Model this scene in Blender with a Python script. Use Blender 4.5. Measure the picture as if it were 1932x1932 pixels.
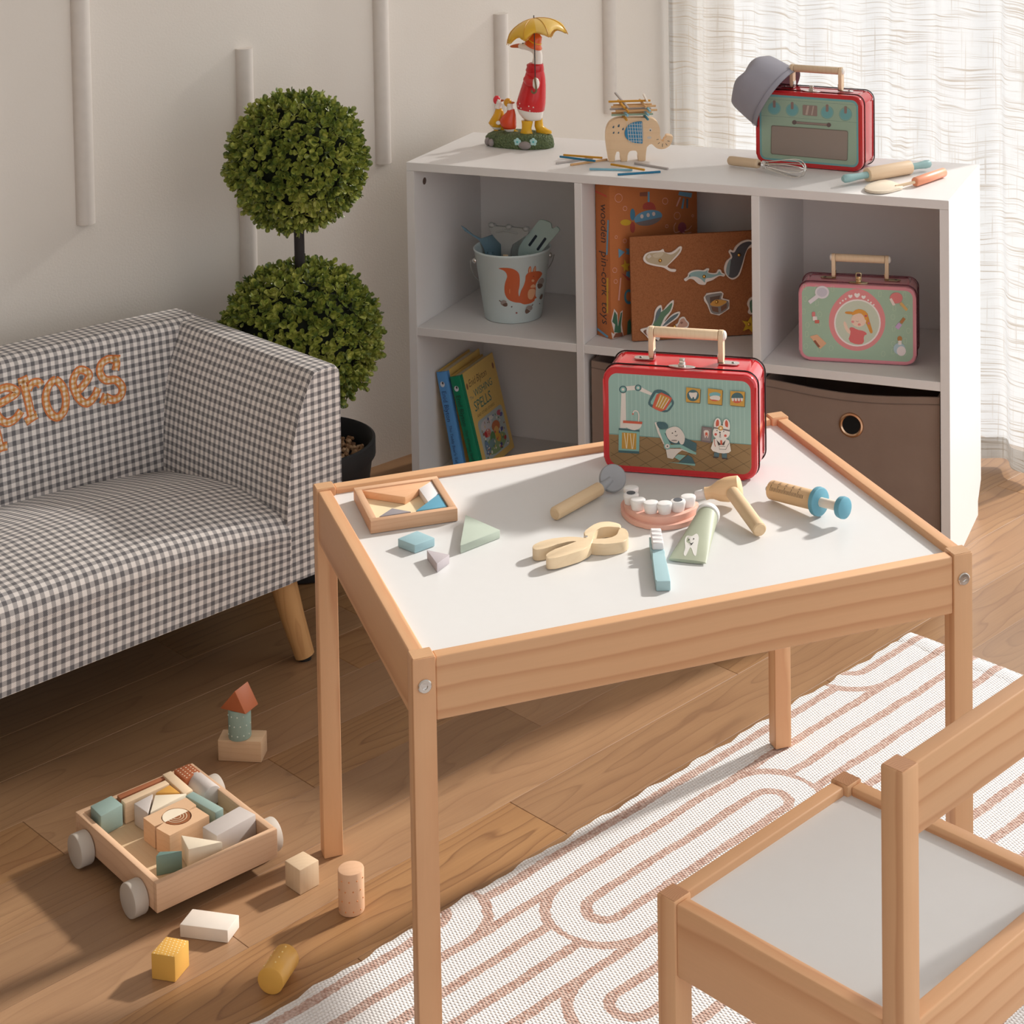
import bpy, bmesh, math, random
from mathutils import Vector, Matrix, noise
from mathutils.geometry import delaunay_2d_cdt
for o in list(bpy.data.objects): bpy.data.objects.remove(o)
SC = bpy.context.scene
COL = SC.collection
random.seed(7)
PI = math.pi

# ---------------------------------------------------------------- camera (shift lens), light, exposure
IMG = 1932.0
F, CX, CY, CH, PITCH, ROLL = 3515.5522, 1209.1118, -286.9884, 1.3262, 0.049, -0.0129
cam = bpy.data.cameras.new('camera'); cam.sensor_width = 36.0; cam.sensor_fit = 'HORIZONTAL'
cam.lens = F / IMG * 36.0
cam.shift_x = (IMG / 2 - CX) / IMG
cam.shift_y = (CY - IMG / 2) / IMG
cam.clip_start = 0.05
cam.dof.use_dof = True; cam.dof.focus_distance = 2.35; cam.dof.aperture_fstop = 40.0
camo = bpy.data.objects.new('camera', cam); COL.objects.link(camo)
camo.matrix_world = Matrix.Translation((0, 0, CH)) @ Matrix.Rotation(PI / 2 - PITCH, 4, 'X') @ Matrix.Rotation(ROLL, 4, 'Z')
SC.camera = camo
SC.view_settings.view_transform = 'Standard'; SC.view_settings.look = 'None'
SC.view_settings.gamma = 1.0; SC.view_settings.use_curve_mapping = False
SC.view_settings.exposure = 0.0

SUN_AZ, SUN_EL, SUN_W, SUN_ANGLE = math.radians(38.5), math.radians(29.5), 4.5, math.radians(3.4)
sun = bpy.data.lights.new('sun', 'SUN'); sun.energy = SUN_W; sun.angle = SUN_ANGLE; sun.color = (1.0, 0.955, 0.90)
suno = bpy.data.objects.new('sun', sun); COL.objects.link(suno)
sd = Vector((math.cos(SUN_AZ) * math.cos(SUN_EL), math.sin(SUN_AZ) * math.cos(SUN_EL), math.sin(SUN_EL)))
suno.rotation_euler = sd.to_track_quat('Z', 'Y').to_euler(); suno.location = sd * 6
W = bpy.data.worlds.new('world'); SC.world = W; W.use_nodes = True
W.node_tree.nodes['Background'].inputs[0].default_value = (0.975, 0.985, 1.0, 1)
W.node_tree.nodes['Background'].inputs[1].default_value = 1.32

# ---------------------------------------------------------------- pixel -> place
def ray(u, v):
    x, y = u - CX, v - CY
    c, s = math.cos(ROLL), math.sin(ROLL); x, y = c * x + s * y, -s * x + c * y
    r, up = x / F, -y / F
    c, s = math.cos(PITCH), math.sin(PITCH)
    return Vector((r, c + up * s, -s + up * c))
EYE = Vector((0, 0, CH))
def at(u, v, z=0.0):
    d = ray(u, v); return EYE + d * ((z - CH) / d.z)
def onplane(u, v, p, n):
    d = ray(u, v); p = Vector(p); n = Vector(n); return EYE + d * ((p - EYE).dot(n) / d.dot(n))
class Fr:
    """a plane in the room: origin, two axes"""
    def __init__(s, o, ex, ey): s.o = Vector(o); s.ex = Vector(ex).normalized(); s.ey = Vector(ey).normalized(); s.n = s.ex.cross(s.ey)
    def px(s, u, v):
        p = onplane(u, v, s.o, s.n) - s.o; return (p.dot(s.ex), p.dot(s.ey))
    def mat(s):
        return Matrix(((s.ex.x, s.ey.x, s.n.x, s.o.x), (s.ex.y, s.ey.y, s.n.y, s.o.y), (s.ex.z, s.ey.z, s.n.z, s.o.z), (0, 0, 0, 1)))
def zoom(x0, y0, sc): return lambda x, y: (x0 + x / sc, y0 + y / sc)

# ---------------------------------------------------------------- materials
def S(r, g, b):
    f = lambda c: (c / 12.92 if c <= 0.04045 else ((c + 0.055) / 1.055) ** 2.4)
    return (f(r / 255), f(g / 255), f(b / 255), 1.0)
MATS = {}
class NT:
    def __init__(s, name):
        s.m = bpy.data.materials.new(name); s.m.use_nodes = True; s.t = s.m.node_tree; s.n = s.t.nodes; s.l = s.t.links
        s.b = s.n['Principled BSDF']; s.out = s.n['Material Output']
    def node(s, t, **k):
        x = s.n.new(t)
        for a, b in k.items(): setattr(x, a, b)
        return x
    def put(s, sock, v):
        if isinstance(v, E): v = v.s
        if isinstance(v, bpy.types.NodeSocket): s.l.new(v, sock)
        else: sock.default_value = v
    def math(s, op, a, b=None, c=None):
        x = s.node('ShaderNodeMath', operation=op); s.put(x.inputs[0], a)
        if b is not None: s.put(x.inputs[1], b)
        if c is not None: s.put(x.inputs[2], c)
        return E(s, x.outputs[0])
    def coord(s, kind='Object'):
        return s.node('ShaderNodeTexCoord').outputs[kind]
    def mapping(s, vec, loc=(0, 0, 0), rot=(0, 0, 0), scale=(1, 1, 1)):
        x = s.node('ShaderNodeMapping'); s.put(x.inputs[0], vec); x.inputs[1].default_value = loc; x.inputs[2].default_value = rot; x.inputs[3].default_value = scale
        return x.outputs[0]
    def noise(s, vec, scale, detail=2, rough=.5, out=0, dist=0):
        x = s.node('ShaderNodeTexNoise'); s.put(x.inputs['Vector'], vec); x.inputs['Scale'].default_value = scale; x.inputs['Detail'].default_value = detail
        x.inputs['Roughness'].default_value = rough; x.inputs['Distortion'].default_value = dist
        return E(s, x.outputs[out])
    def voro(s, vec, scale, out='Distance'):
        x = s.node('ShaderNodeTexVoronoi'); s.put(x.inputs['Vector'], vec); x.inputs['Scale'].default_value = scale
        return E(s, x.outputs[out])
    def ramp(s, fac, stops, interp='LINEAR'):
        x = s.node('ShaderNodeValToRGB'); s.put(x.inputs[0], fac); cr = x.color_ramp; cr.interpolation = interp
        while len(cr.elements) < len(stops): cr.elements.new(0.5)
        for e, (p, c) in zip(cr.elements, stops): e.position = p; e.color = c if hasattr(c, '__len__') else (c, c, c, 1)
        return x.outputs[0]
    def mix(s, fac, a, b, blend='MIX'):
        x = s.node('ShaderNodeMix', data_type='RGBA', blend_type=blend); s.put(x.inputs[0], fac); s.put(x.inputs[6], a); s.put(x.inputs[7], b)
        return x.outputs[2]
    def sep(s, vec):
        x = s.node('ShaderNodeSeparateXYZ'); s.put(x.inputs[0], vec); return [E(s, o) for o in x.outputs]
    def comb(s, x_, y_, z_):
        x = s.node('ShaderNodeCombineXYZ'); s.put(x.inputs[0], x_); s.put(x.inputs[1], y_); s.put(x.inputs[2], z_); return x.outputs[0]
    def bump(s, h, strength=.3, dist=.001):
        x = s.node('ShaderNodeBump'); s.put(x.inputs['Height'], h); x.inputs['Strength'].default_value = strength; x.inputs['Distance'].default_value = dist
        s.l.new(x.outputs[0], s.b.inputs['Normal']); return x.outputs[0]
    def color(s, c): s.put(s.b.inputs['Base Color'], c)
    def set(s, rough=.5, spec=.5, metal=0., coat=0., sheen=0.):
        s.b.inputs['Roughness'].default_value = rough; s.b.inputs['Specular IOR Level'].default_value = spec
        s.b.inputs['Metallic'].default_value = metal; s.b.inputs['Coat Weight'].default_value = coat; s.b.inputs['Sheen Weight'].default_value = sheen
        return s
class E:
    """scalar socket with arithmetic"""
    def __init__(s, nt, sock): s.nt = nt; s.s = sock
    def __add__(s, o): return s.nt.math('ADD', s, o)
    def __radd__(s, o): return s.nt.math('ADD', o, s)
    def __sub__(s, o): return s.nt.math('SUBTRACT', s, o)
    def __rsub__(s, o): return s.nt.math('SUBTRACT', o, s)
    def __mul__(s, o): return s.nt.math('MULTIPLY', s, o)
    def __rmul__(s, o): return s.nt.math('MULTIPLY', o, s)
    def __truediv__(s, o): return s.nt.math('DIVIDE', s, o)
    def __lt__(s, o): return s.nt.math('LESS_THAN', s, o)
    def __gt__(s, o): return s.nt.math('GREATER_THAN', s, o)
    def abs(s): return s.nt.math('ABSOLUTE', s)
    def sin(s): return s.nt.math('SINE', s)
    def frac(s): return s.nt.math('FRACT', s)
    def floor(s): return s.nt.math('FLOOR', s)
    def sqrt(s): return s.nt.math('SQRT', s)
    def max(s, o): return s.nt.math('MAXIMUM', s, o)
    def min(s, o): return s.nt.math('MINIMUM', s, o)

def scl(c, k): return (min(c[0] * k, 1), min(c[1] * k, 1), min(c[2] * k, 1), 1)
def paint(r, g, b, rough=.5, spec=.4, metal=0., grain=.05, coat=0., sheen=0., scale=60):
    """plain coloured surface with a little tonal unevenness and fine relief"""
    key = ('paint', r, g, b, rough, spec, metal, grain, coat, sheen)
    if key in MATS: return MATS[key]
    t = NT('paint_%d_%d_%d' % (r, g, b)); t.set(rough, spec, metal, coat, sheen)
    c = S(r, g, b); v = t.coord()
    n = t.noise(v, scale, 3)
    t.color(t.mix(n, scl(c, 1 - grain), scl(c, 1 + grain)))
    t.bump(t.noise(v, 900, 2), .06, .0004)
    MATS[key] = t.m; return t.m
AX = {'x': (1, 0, 0), 'y': (0, 1, 0), 'z': (0, 0, 1)}
def wood(axis='x', light=(232, 190, 146), dark=(196, 132, 86), ring=95., line=.5, rough=.5, vary=.12, warp=.010, streak=.5):
    """board cut from a log: growth rings around an axis slightly off the board's own"""
    key = ('wood', axis, light, dark, ring, line, rough, vary, warp)
    if key in MATS: return MATS[key]
    t = NT('wood_%s_%d_%d_%d' % ((axis,) + tuple(light))); t.set(rough, .35)
    rnd = E(t, t.node('ShaderNodeObjectInfo').outputs['Random'])
    co = t.sep(t.coord())
    i = 'xyz'.index(axis); a = co[i]; p, q = co[(i + 1) % 3], co[(i + 2) % 3]
    sh = t.comb(a * 2.2 + rnd * 17., p * 9. + rnd * 31., q * 9. + rnd * 7.)
    w1 = t.noise(sh, 1.6, 2, .5); w2 = t.noise(sh, 5., 2, .5)
    pp = p + (rnd - .5) * .05 + (w1 - .5) * warp * 4.
    qq = q + .045 + rnd * .03 + (w2 - .5) * warp
    d = (pp * pp + qq * qq).sqrt() * ring + a * (rnd - .5) * 1.2
    fr = d.frac()
    lines = t.ramp(fr, [(0, 0), (.55, .12), (.9, 1.), (.97, .25), (1, 0)])
    fib = t.noise(t.comb(a * 14. + rnd * 9., p * 420., q * 420.), 1.0, 3, .6)
    base = t.mix(fib * streak + w1 * .5 - .15, S(*light), scl(S(*light), .86))
    c = t.mix(t.math('MULTIPLY', lines, line), base, S(*dark))
    k = rnd * (2 * vary) + (1 - vary)
    hsv = t.node('ShaderNodeHueSaturation'); t.put(hsv.inputs['Color'], c); t.put(hsv.inputs['Value'], k)
    t.color(hsv.outputs[0]); t.bump(fib, .08, .0006)
    MATS[key] = t.m; return t.m
def printmat():
    if 'print' in MATS: return MATS['print']
    t = NT('printed_colours'); t.set(.42, .35)
    x = t.node('ShaderNodeVertexColor'); x.layer_name = 'Col'
    n = t.noise(t.coord(), 700, 2)
    t.color(t.mix(n * .12, x.outputs[0], (0.3, 0.27, 0.25, 1)))
    MATS['print'] = t.m; return t.m
CHROME = paint(225, 222, 218, .18, .5, 1.0, .02)
BRASS = paint(214, 168, 92, .25, .5, 1.0, .03)
BLACK = paint(24, 23, 23, .5, .4)
BEECH = dict(light=(232, 196, 158), dark=(205, 160, 120), ring=160., line=.25)
def beech(ax='x'): return wood(ax, **BEECH)
def pale(ax='x'): return wood(ax, (235, 208, 174), (214, 180, 140), 150., .2)
def pine(ax='x'): return wood(ax, (229, 180, 136), (190, 126, 84), 50., .5, .48, .06, .006)

# ---------------------------------------------------------------- mesh helpers
def bm_new(): return bmesh.new()
def add(bm, verts, faces):
    vs = [bm.verts.new(v) for v in verts]
    for f in faces:
        try: bm.faces.new([vs[i] for i in f])
        except ValueError: pass
    return bm
def box(x0, x1, y0, y1, z0, z1, bev=0., seg=2, bm=None):
    b = bm_new()
    add(b, [(x0, y0, z0), (x1, y0, z0), (x1, y1, z0), (x0, y1, z0), (x0, y0, z1), (x1, y0, z1), (x1, y1, z1), (x0, y1, z1)],
        [(0, 3, 2, 1), (4, 5, 6, 7), (0, 1, 5, 4), (1, 2, 6, 5), (2, 3, 7, 6), (3, 0, 4, 7)])
    if bev: bmesh.ops.bevel(b, geom=b.edges[:], offset=bev, segments=seg, profile=.5, affect='EDGES')
    return merge(bm, b)
def merge(a, b):
    if a is None: return b
    m = bpy.data.meshes.new('tmp'); b.to_mesh(m); a.from_mesh(m); bpy.data.meshes.remove(m); b.free(); return a
def area2(p): return sum(p[i][0] * p[(i + 1) % len(p)][1] - p[(i + 1) % len(p)][0] * p[i][1] for i in range(len(p))) / 2
def prism(pts, z0, z1, bev=0., seg=2, bm=None, planes='xy', top_only=False):
    """extrude a 2D outline"""
    p = list(pts)
    if area2(p) < 0: p.reverse()
    n = len(p); b = bm_new()
    lo = [b.verts.new((x, y, z0)) for x, y in p]; hi = [b.verts.new((x, y, z1)) for x, y in p]
    b.faces.new(list(reversed(lo))); b.faces.new(hi)
    for i in range(n): b.faces.new((lo[i], lo[(i + 1) % n], hi[(i + 1) % n], hi[i]))
    if bev:
        es = [e for e in b.edges if abs(e.verts[0].co.z - e.verts[1].co.z) < 1e-9]
        if n <= 8: es = b.edges[:]
        bmesh.ops.bevel(b, geom=es, offset=bev, segments=seg, profile=.5, affect='EDGES', clamp_overlap=True)
    if planes == 'xz':   # outline lies in x-z, extruded along y (z0..z1 become y)
        for v in b.verts: v.co = Vector((v.co.x, v.co.z, v.co.y))
        bmesh.ops.reverse_faces(b, faces=b.faces[:])
    if planes == 'yz':
        for v in b.verts: v.co = Vector((v.co.z, v.co.x, v.co.y))
    return merge(bm, b)
def lathe(prof, n=32, bm=None, sx=1., sy=1.):
    b = bm_new(); rings = []
    for r, z in prof:
        if r < 1e-6: rings.append([b.verts.new((0, 0, z))])
        else: rings.append([b.verts.new((r * math.cos(2 * PI * i / n) * sx, r * math.sin(2 * PI * i / n) * sy, z)) for i in range(n)])
    for A, B in zip(rings, rings[1:]):
        for i in range(n):
            j = (i + 1) % n
            if len(A) == 1 and len(B) == 1: continue
            if len(A) == 1: b.faces.new((A[0], B[j], B[i]))
            elif len(B) == 1: b.faces.new((A[i], A[j], B[0]))
            else: b.faces.new((A[i], A[j], B[j], B[i]))
    bmesh.ops.recalc_face_normals(b, faces=b.faces[:])
    return merge(bm, b)
def tube(path, r, n=10, bm=None, cap=True, closed=False, flat=1.):
    """r: number or list; round section swept along a path"""
    P = [Vector(p) for p in path]; m = len(P); R = r if hasattr(r, '__len__') else [r] * m
    b = bm_new(); rings = []
    T = []
    for i in range(m):
        if closed: d = P[(i + 1) % m] - P[i - 1]
        else: d = P[min(i + 1, m - 1)] - P[max(i - 1, 0)]
        T.append(d.normalized())
    up = Vector((0, 0, 1)) if abs(T[0].z) < .9 else Vector((0, 1, 0))
    x = T[0].cross(up).normalized()
    for i in range(m):
        x = (x - T[i] * x.dot(T[i])).normalized(); y = T[i].cross(x)
        rings.append([b.verts.new(P[i] + x * R[i] * math.cos(2 * PI * k / n) + y * R[i] * flat * math.sin(2 * PI * k / n)) for k in range(n)])
    for i in range(m if closed else m - 1):
        A, B = rings[i], rings[(i + 1) % m]
        for k in range(n): b.faces.new((A[k], A[(k + 1) % n], B[(k + 1) % n], B[k]))
    if cap and not closed:
        b.faces.new(list(reversed(rings[0]))); b.faces.new(rings[-1])
    bmesh.ops.recalc_face_normals(b, faces=b.faces[:])
    return merge(bm, b)
def ball(r, loc=(0, 0, 0), sc=(1, 1, 1), n=16, bm=None):
    b = bm_new(); bmesh.ops.create_uvsphere(b, u_segments=n, v_segments=max(6, n // 2), radius=r)
    for v in b.verts: v.co = Vector((v.co.x * sc[0] + loc[0], v.co.y * sc[1] + loc[1], v.co.z * sc[2] + loc[2]))
    return merge(bm, b)
def cyl(r, z0, z1, bev=0., n=32, r1=None, bm=None):
    r1 = r if r1 is None else r1
    if bev: pr = [(0, z0), (r - bev, z0), (r - bev * .3, z0 + bev * .3), (r, z0 + bev), (r1, z1 - bev), (r1 - bev * .3, z1 - bev * .3), (r1 - bev, z1), (0, z1)]
    else: pr = [(0, z0), (r, z0), (r1, z1), (0, z1)]
    return lathe(pr, n, bm)
def xf(bm, M): bmesh.ops.transform(bm, matrix=M, verts=bm.verts[:]); return bm
def T(x, y, z): return Matrix.Translation((x, y, z))
def R(a, ax): return Matrix.Rotation(a, 4, ax)
def chaikin(p, n=2, closed=True):
    for _ in range(n):
        q = []
        m = len(p)
        for i in range(m if closed else m - 1):
            a, b = p[i], p[(i + 1) % m]
            q += [tuple(a[k] * .75 + b[k] * .25 for k in range(len(a))), tuple(a[k] * .25 + b[k] * .75 for k in range(len(a)))]
        if not closed: q = [p[0]] + q + [p[-1]]
        p = q
    return p
def catmull(p, n=5, closed=False):
    m = len(p); out = []
    g = lambda i: p[i % m] if closed else p[max(0, min(m - 1, i))]
    for i in range(m if closed else m - 1):
        a, b, c, d = g(i - 1), g(i), g(i + 1), g(i + 2)
        for k in range(n):
            t = k / n
            out.append(tuple(.5 * (2 * b[j] + (c[j] - a[j]) * t + (2 * a[j] - 5 * b[j] + 4 * c[j] - d[j]) * t * t + (3 * b[j] - a[j] - 3 * c[j] + d[j]) * t ** 3) for j in range(len(b))))
    if not closed: out.append(tuple(p[-1]))
    return out
def offset2(p, d):
    if area2(p) < 0: p = list(reversed(p))
    out = []; m = len(p)
    for i in range(m):
        a, b, c = p[i - 1], p[i], p[(i + 1) % m]
        n1 = Vector((b[1] - a[1], a[0] - b[0])); n2 = Vector((c[1] - b[1], b[0] - c[0]))
        if n1.length > 0: n1.normalize()
        if n2.length > 0: n2.normalize()
        n = n1 + n2; n = n.normalized() if n.length > 1e-6 else n1
        k = d / max(.5, n.dot(n1)) if n.length > 0 else d
        out.append((b[0] + n.x * k, b[1] + n.y * k))
    return out
def rquad(p, f=.12, n=4):
    """polygon with rounded corners"""
    out = []; m = len(p)
    for i in range(m):
        a, b, c = Vector(p[i - 1]), Vector(p[i]), Vector(p[(i + 1) % m]); k = f * min((a - b).length, (c - b).length)
        s, e = b + (a - b).normalized() * k, b + (c - b).normalized() * k
        for q in range(n + 1):
            t = q / n; out.append(tuple(s * (1 - t) ** 2 + b * 2 * t * (1 - t) + e * t * t))
    return out
def rrect(x0, x1, y0, y1, r, n=5):
    out = []
    for cx, cy, a0 in ((x1 - r, y0 + r, -90), (x1 - r, y1 - r, 0), (x0 + r, y1 - r, 90), (x0 + r, y0 + r, 180)):
        for k in range(n + 1):
            a = math.radians(a0 + 90 * k / n); out.append((cx + r * math.cos(a), cy + r * math.sin(a)))
    return out
def circ(cx, cy, rx, ry=None, n=24, a0=0., a1=360., rot=0.):
    ry = rx if ry is None else ry; full = abs(a1 - a0) >= 360; m = n if full else n + 1; out = []
    for k in range(m):
        a = math.radians(a0 + (a1 - a0) * k / n); x, y = rx * math.cos(a), ry * math.sin(a)
        c, s = math.cos(math.radians(rot)), math.sin(math.radians(rot)); out.append((cx + c * x - s * y, cy + s * x + c * y))
    return out
def seg2(a, b, w):
    a, b = Vector(a), Vector(b); d = (b - a).normalized(); n = Vector((-d.y, d.x)) * (w / 2)
    return [tuple(a + n), tuple(a - n), tuple(b - n), tuple(b + n)]
def stroke2(p, w, closed=False):
    """list of quads along a polyline"""
    m = len(p); L = []; out = []
    for i in range(m):
        a = Vector(p[i - 1] if (closed or i) else p[0]); c = Vector(p[(i + 1) % m] if (closed or i < m - 1) else p[-1])
        d = c - a; d = d.normalized() if d.length > 0 else Vector((1, 0)); n = Vector((-d.y, d.x)) * (w / 2); q = Vector(p[i]); L.append((tuple(q + n), tuple(q - n)))
    for i in range(m if closed else m - 1):
        A, B = L[i], L[(i + 1) % m]; out.append([A[0], A[1], B[1], B[0]])
    return out

# ---------------------------------------------------------------- objects
def obj(name, bm, mat, parent=None, M=None, smooth=40., kind=None):
    me = bpy.data.meshes.new(name)
    if smooth:
        for f in bm.faces: f.smooth = True
    bm.to_mesh(me); bm.free()
    if smooth: me.set_sharp_from_angle(angle=math.radians(smooth))
    if isinstance(mat, (list, tuple)):
        for m in mat: me.materials.append(m)
    else: me.materials.append(mat)
    return link(name, me, parent, M, kind)
def link(name, me, parent=None, M=None, kind=None):
    o = bpy.data.objects.new(name, me); COL.objects.link(o)
    if parent: o.parent = parent
    if M is not None: o.matrix_local = M
    if kind: o['kind'] = kind
    return o
def tag(o, label, cat, group=None):
    o['label'] = label; o['category'] = cat
    if group: o['group'] = group
    return o
def thing(name, label, cat, M=None, group=None):
    o = bpy.data.objects.new(name, None); o.empty_display_size = .02; COL.objects.link(o)
    if M is not None: o.matrix_world = M
    return tag(o, label, cat, group)
def struct(o): o['kind'] = 'structure'; return o
def frame(p, yaw, z=None):
    return T(p[0], p[1], p[2] if z is None else z) @ R(yaw, 'Z')
def flatprint(name, shapes, parent, M=None, z0=.0002, dz=.00003, warp=None):
    """printed picture: coloured flat shapes, later ones on top. shapes: (rgb, outline | [outlines])"""
    me = bpy.data.meshes.new(name); V = []; Fc = []; C = []
    z = z0
    for rgb, pol in shapes:
        c = S(*rgb)
        pols = pol if (pol and hasattr(pol[0][0], '__len__')) else [pol]
        for p in pols:
            p = list(p)
            if len(p) < 3: continue
            if area2(p) < 0: p.reverse()
            k = len(V)
            for x, y in p: V.append((x, y, z))
            Fc.append(tuple(range(k, k + len(p)))); C.append((c, len(p)))
        z += dz
    if warp: V = [warp(*v) for v in V]
    me.from_pydata(V, [], Fc); me.update()
    a = me.color_attributes.new('Col', 'FLOAT_COLOR', 'CORNER'); i = 0
    for c, n in C:
        for _ in range(n): a.data[i].color = c; i += 1
    me.materials.append(printmat())
    return link(name, me, parent, M)
def textshapes(txt, size, x, y, rot=0., spacing=1., sx=1., shear=0.):
    """triangles of a line of text (default font), origin left baseline"""
    cu = bpy.data.curves.new('tmp', 'FONT'); cu.body = txt; cu.size = size; cu.space_character = spacing; cu.shear = shear; cu.resolution_u = 2
    o = bpy.data.objects.new('tmp', cu); COL.objects.link(o)
    dg = bpy.context.evaluated_depsgraph_get(); me = o.evaluated_get(dg).to_mesh()
    c, s = math.cos(rot), math.sin(rot)
    P = [(x + c * v.co.x * sx - s * v.co.y, y + s * v.co.x * sx + c * v.co.y) for v in me.vertices]
    out = [[P[i] for i in f.vertices] for f in me.polygons]
    o.evaluated_get(dg).to_mesh_clear(); bpy.data.objects.remove(o); bpy.data.curves.remove(cu)
    return out

# ================================================================ THE ROOM
RA = math.radians(45.0)
U = Vector((math.cos(RA), math.sin(RA), 0)); V = Vector((-math.sin(RA), math.cos(RA), 0))
WALL_V, WALL_U = 2.798, 2.913
def room(u, v, z=0.): return U * u + V * v + Vector((0, 0, z))

# floor: laminate strips laid over a dark underlay
FA = math.radians(46.3)
def floorwood():
    t = NT('laminate_strip'); t.set(.42, .4)
    rnd = E(t, t.node('ShaderNodeObjectInfo').outputs['Random'])
    x, y, z = t.sep(t.coord())
    rnd2 = (rnd * 37.7).frac(); rnd3 = (rnd * 91.3).frac()
    sh = t.comb(x * 2.6 + rnd * 40., y * 11. + rnd2 * 20., rnd3 * 9.)
    w1 = t.noise(sh, 1.0, 2, .45); w2 = t.noise(t.comb(x * 9. + rnd * 40., y * 30., rnd2), 1.0, 2, .5)
    pp = y + (rnd2 - .5) * .05
    d = (pp * pp + .0004).sqrt() * 70. + (w1 - .5) * 7. + (w2 - .5) * .6 + x * (rnd3 - .5) * 5.
    fr = d.frac()
    lines = t.ramp(fr, [(0, 0), (.55, .06), (.84, .40), (.93, 1.), (.97, .3), (1, 0)])
    fib = t.noise(t.comb(x * 9. + rnd * 9., y * 380., rnd * 5.), 1.0, 4, .65)
    blot = t.noise(t.comb(x * 5. + rnd * 11., y * 16., rnd), 1.0, 2, .5)
    base = t.mix(blot, S(156, 117, 84), S(190, 151, 110))
    base = t.mix(fib * .55, base, S(128, 94, 68))
    dark = t.mix(rnd3, S(98, 66, 48), S(124, 84, 58))
    c = t.mix(t.math('MULTIPLY', lines, t.math('MULTIPLY_ADD', rnd2, .40, .22)), base, dark)
    hsv = t.node('ShaderNodeHueSaturation'); t.put(hsv.inputs['Color'], c); t.put(hsv.inputs['Value'], rnd * .30 + .80); t.put(hsv.inputs['Saturation'], rnd2 * .14 + .95)
    t.color(hsv.outputs[0]); t.bump(fib, .05, .0005); return t.m
FLOORW = floorwood()
floor = struct(obj('floor', box(-1.7, 3.02, -1.2, 2.90, -.06, -.0085), paint(52, 36, 26, .8), None, R(FA, 'Z'), 0))
PL, PW = .840, .105
me = bpy.data.meshes.new('plank'); b = box(-PL / 2 + .0002, PL / 2 - .0002, -PW / 2 + .0002, PW / 2 - .0002, -.0085, 0, .0005, 1); b.to_mesh(me); b.free(); me.materials.append(FLOORW)
JOINT = {0: 1.1486, -1: 1.543, 1: 1.697, 2: 1.395, 3: 1.10, -2: 1.22, -3: 1.71, 4: 1.63}
rs = random.Random(3)
for k in range(-16, 11):
    v0 = 1.7275 + PW * k
    j = JOINT.get(k, rs.random() * PL)
    n0 = math.floor((-.9 - j) / PL); s = j + n0 * PL
    while s < 3.0:
        if v0 + PW < 2.885:
            m_ = me; ln = PL
            if s + PL > 3.02:
                ln = 3.02 - s; m_ = bpy.data.meshes.new('plank'); b = box(-ln / 2 + .0002, ln / 2, -PW / 2 + .0002, PW / 2 - .0002, -.0085, 0, .0005, 1); b.to_mesh(m_); b.free(); m_.materials.append(FLOORW)
            link('plank', m_, floor, T(s + ln / 2, v0 + PW / 2, 0))
        s += PL

# walls
def plaster():
    t = NT('plaster'); t.set(.85, .2); v = t.coord()
    n = t.noise(v, 3.5, 3); t.color(t.mix(n, S(222, 214, 204), S(230, 223, 214)))
    t.bump(t.noise(v, 260, 4, .6), .16, .0015); return t.m
PLASTER = plaster()
MW = Matrix.Translation(room(WALL_U, WALL_V)) @ R(RA, 'Z')       # local -x runs along the wall to the left, -y into the room
struct(obj('wall_left', box(-4.6, .12, 0, .12, -.05, 2.5), PLASTER, None, MW, 0))
wr = None
for a in ((0, .12, -.05, 0, -.05, 2.5), (0, .12, -4.0, -3.0, -.05, 2.5), (0, .12, -3.0, -.05, 2.28, 2.5)): wr = box(*a, bm=wr)
struct(obj('wall_right', wr, PLASTER, None, MW, 0))
struct(obj('ceiling', box(-4.6, .12, -4.0, .12, 2.5, 2.6), paint(236, 233, 229, .9), None, MW, 0))
struct(obj('wall_far_left', box(-4.72, -4.6, -4.0, .12, -.05, 2.5), PLASTER, None, MW, 0))
# half round mouldings on the wall: (left px, right px, bottom px | None, top px | None)
def on_wall(u, v): return MW.inverted() @ onplane(u, v, room(0, WALL_V), V)
RODM = paint(214, 206, 198, .7, .3)
for i, (ul, ur, vb, vt) in enumerate([(140, 176, 425, None), (440, 472, None, 93), (706, 733, 310, None), (928, 953, None, 27), (1136, 1159, 215, None)]):
    vv = vb if vb else vt
    x0, x1 = on_wall(ul, vv).x, on_wall(ur, vv).x
    zb = on_wall(ul, vb).z if vb else .07
    zt = on_wall(ul, vt).z if vt else 1.75
    c, hw = (x0 + x1) / 2 + .002, .0155
    pr = [(c - hw, 0)] + [(c + hw * math.cos(a), -.004 - .0135 * math.sin(a)) for a in [PI - PI * q / 12 for q in range(13)]] + [(c + hw, 0)]
    b = prism(pr, zb, zt)
    struct(obj('trim_%d' % (i + 1), b, RODM, None, MW, 30))

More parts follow.
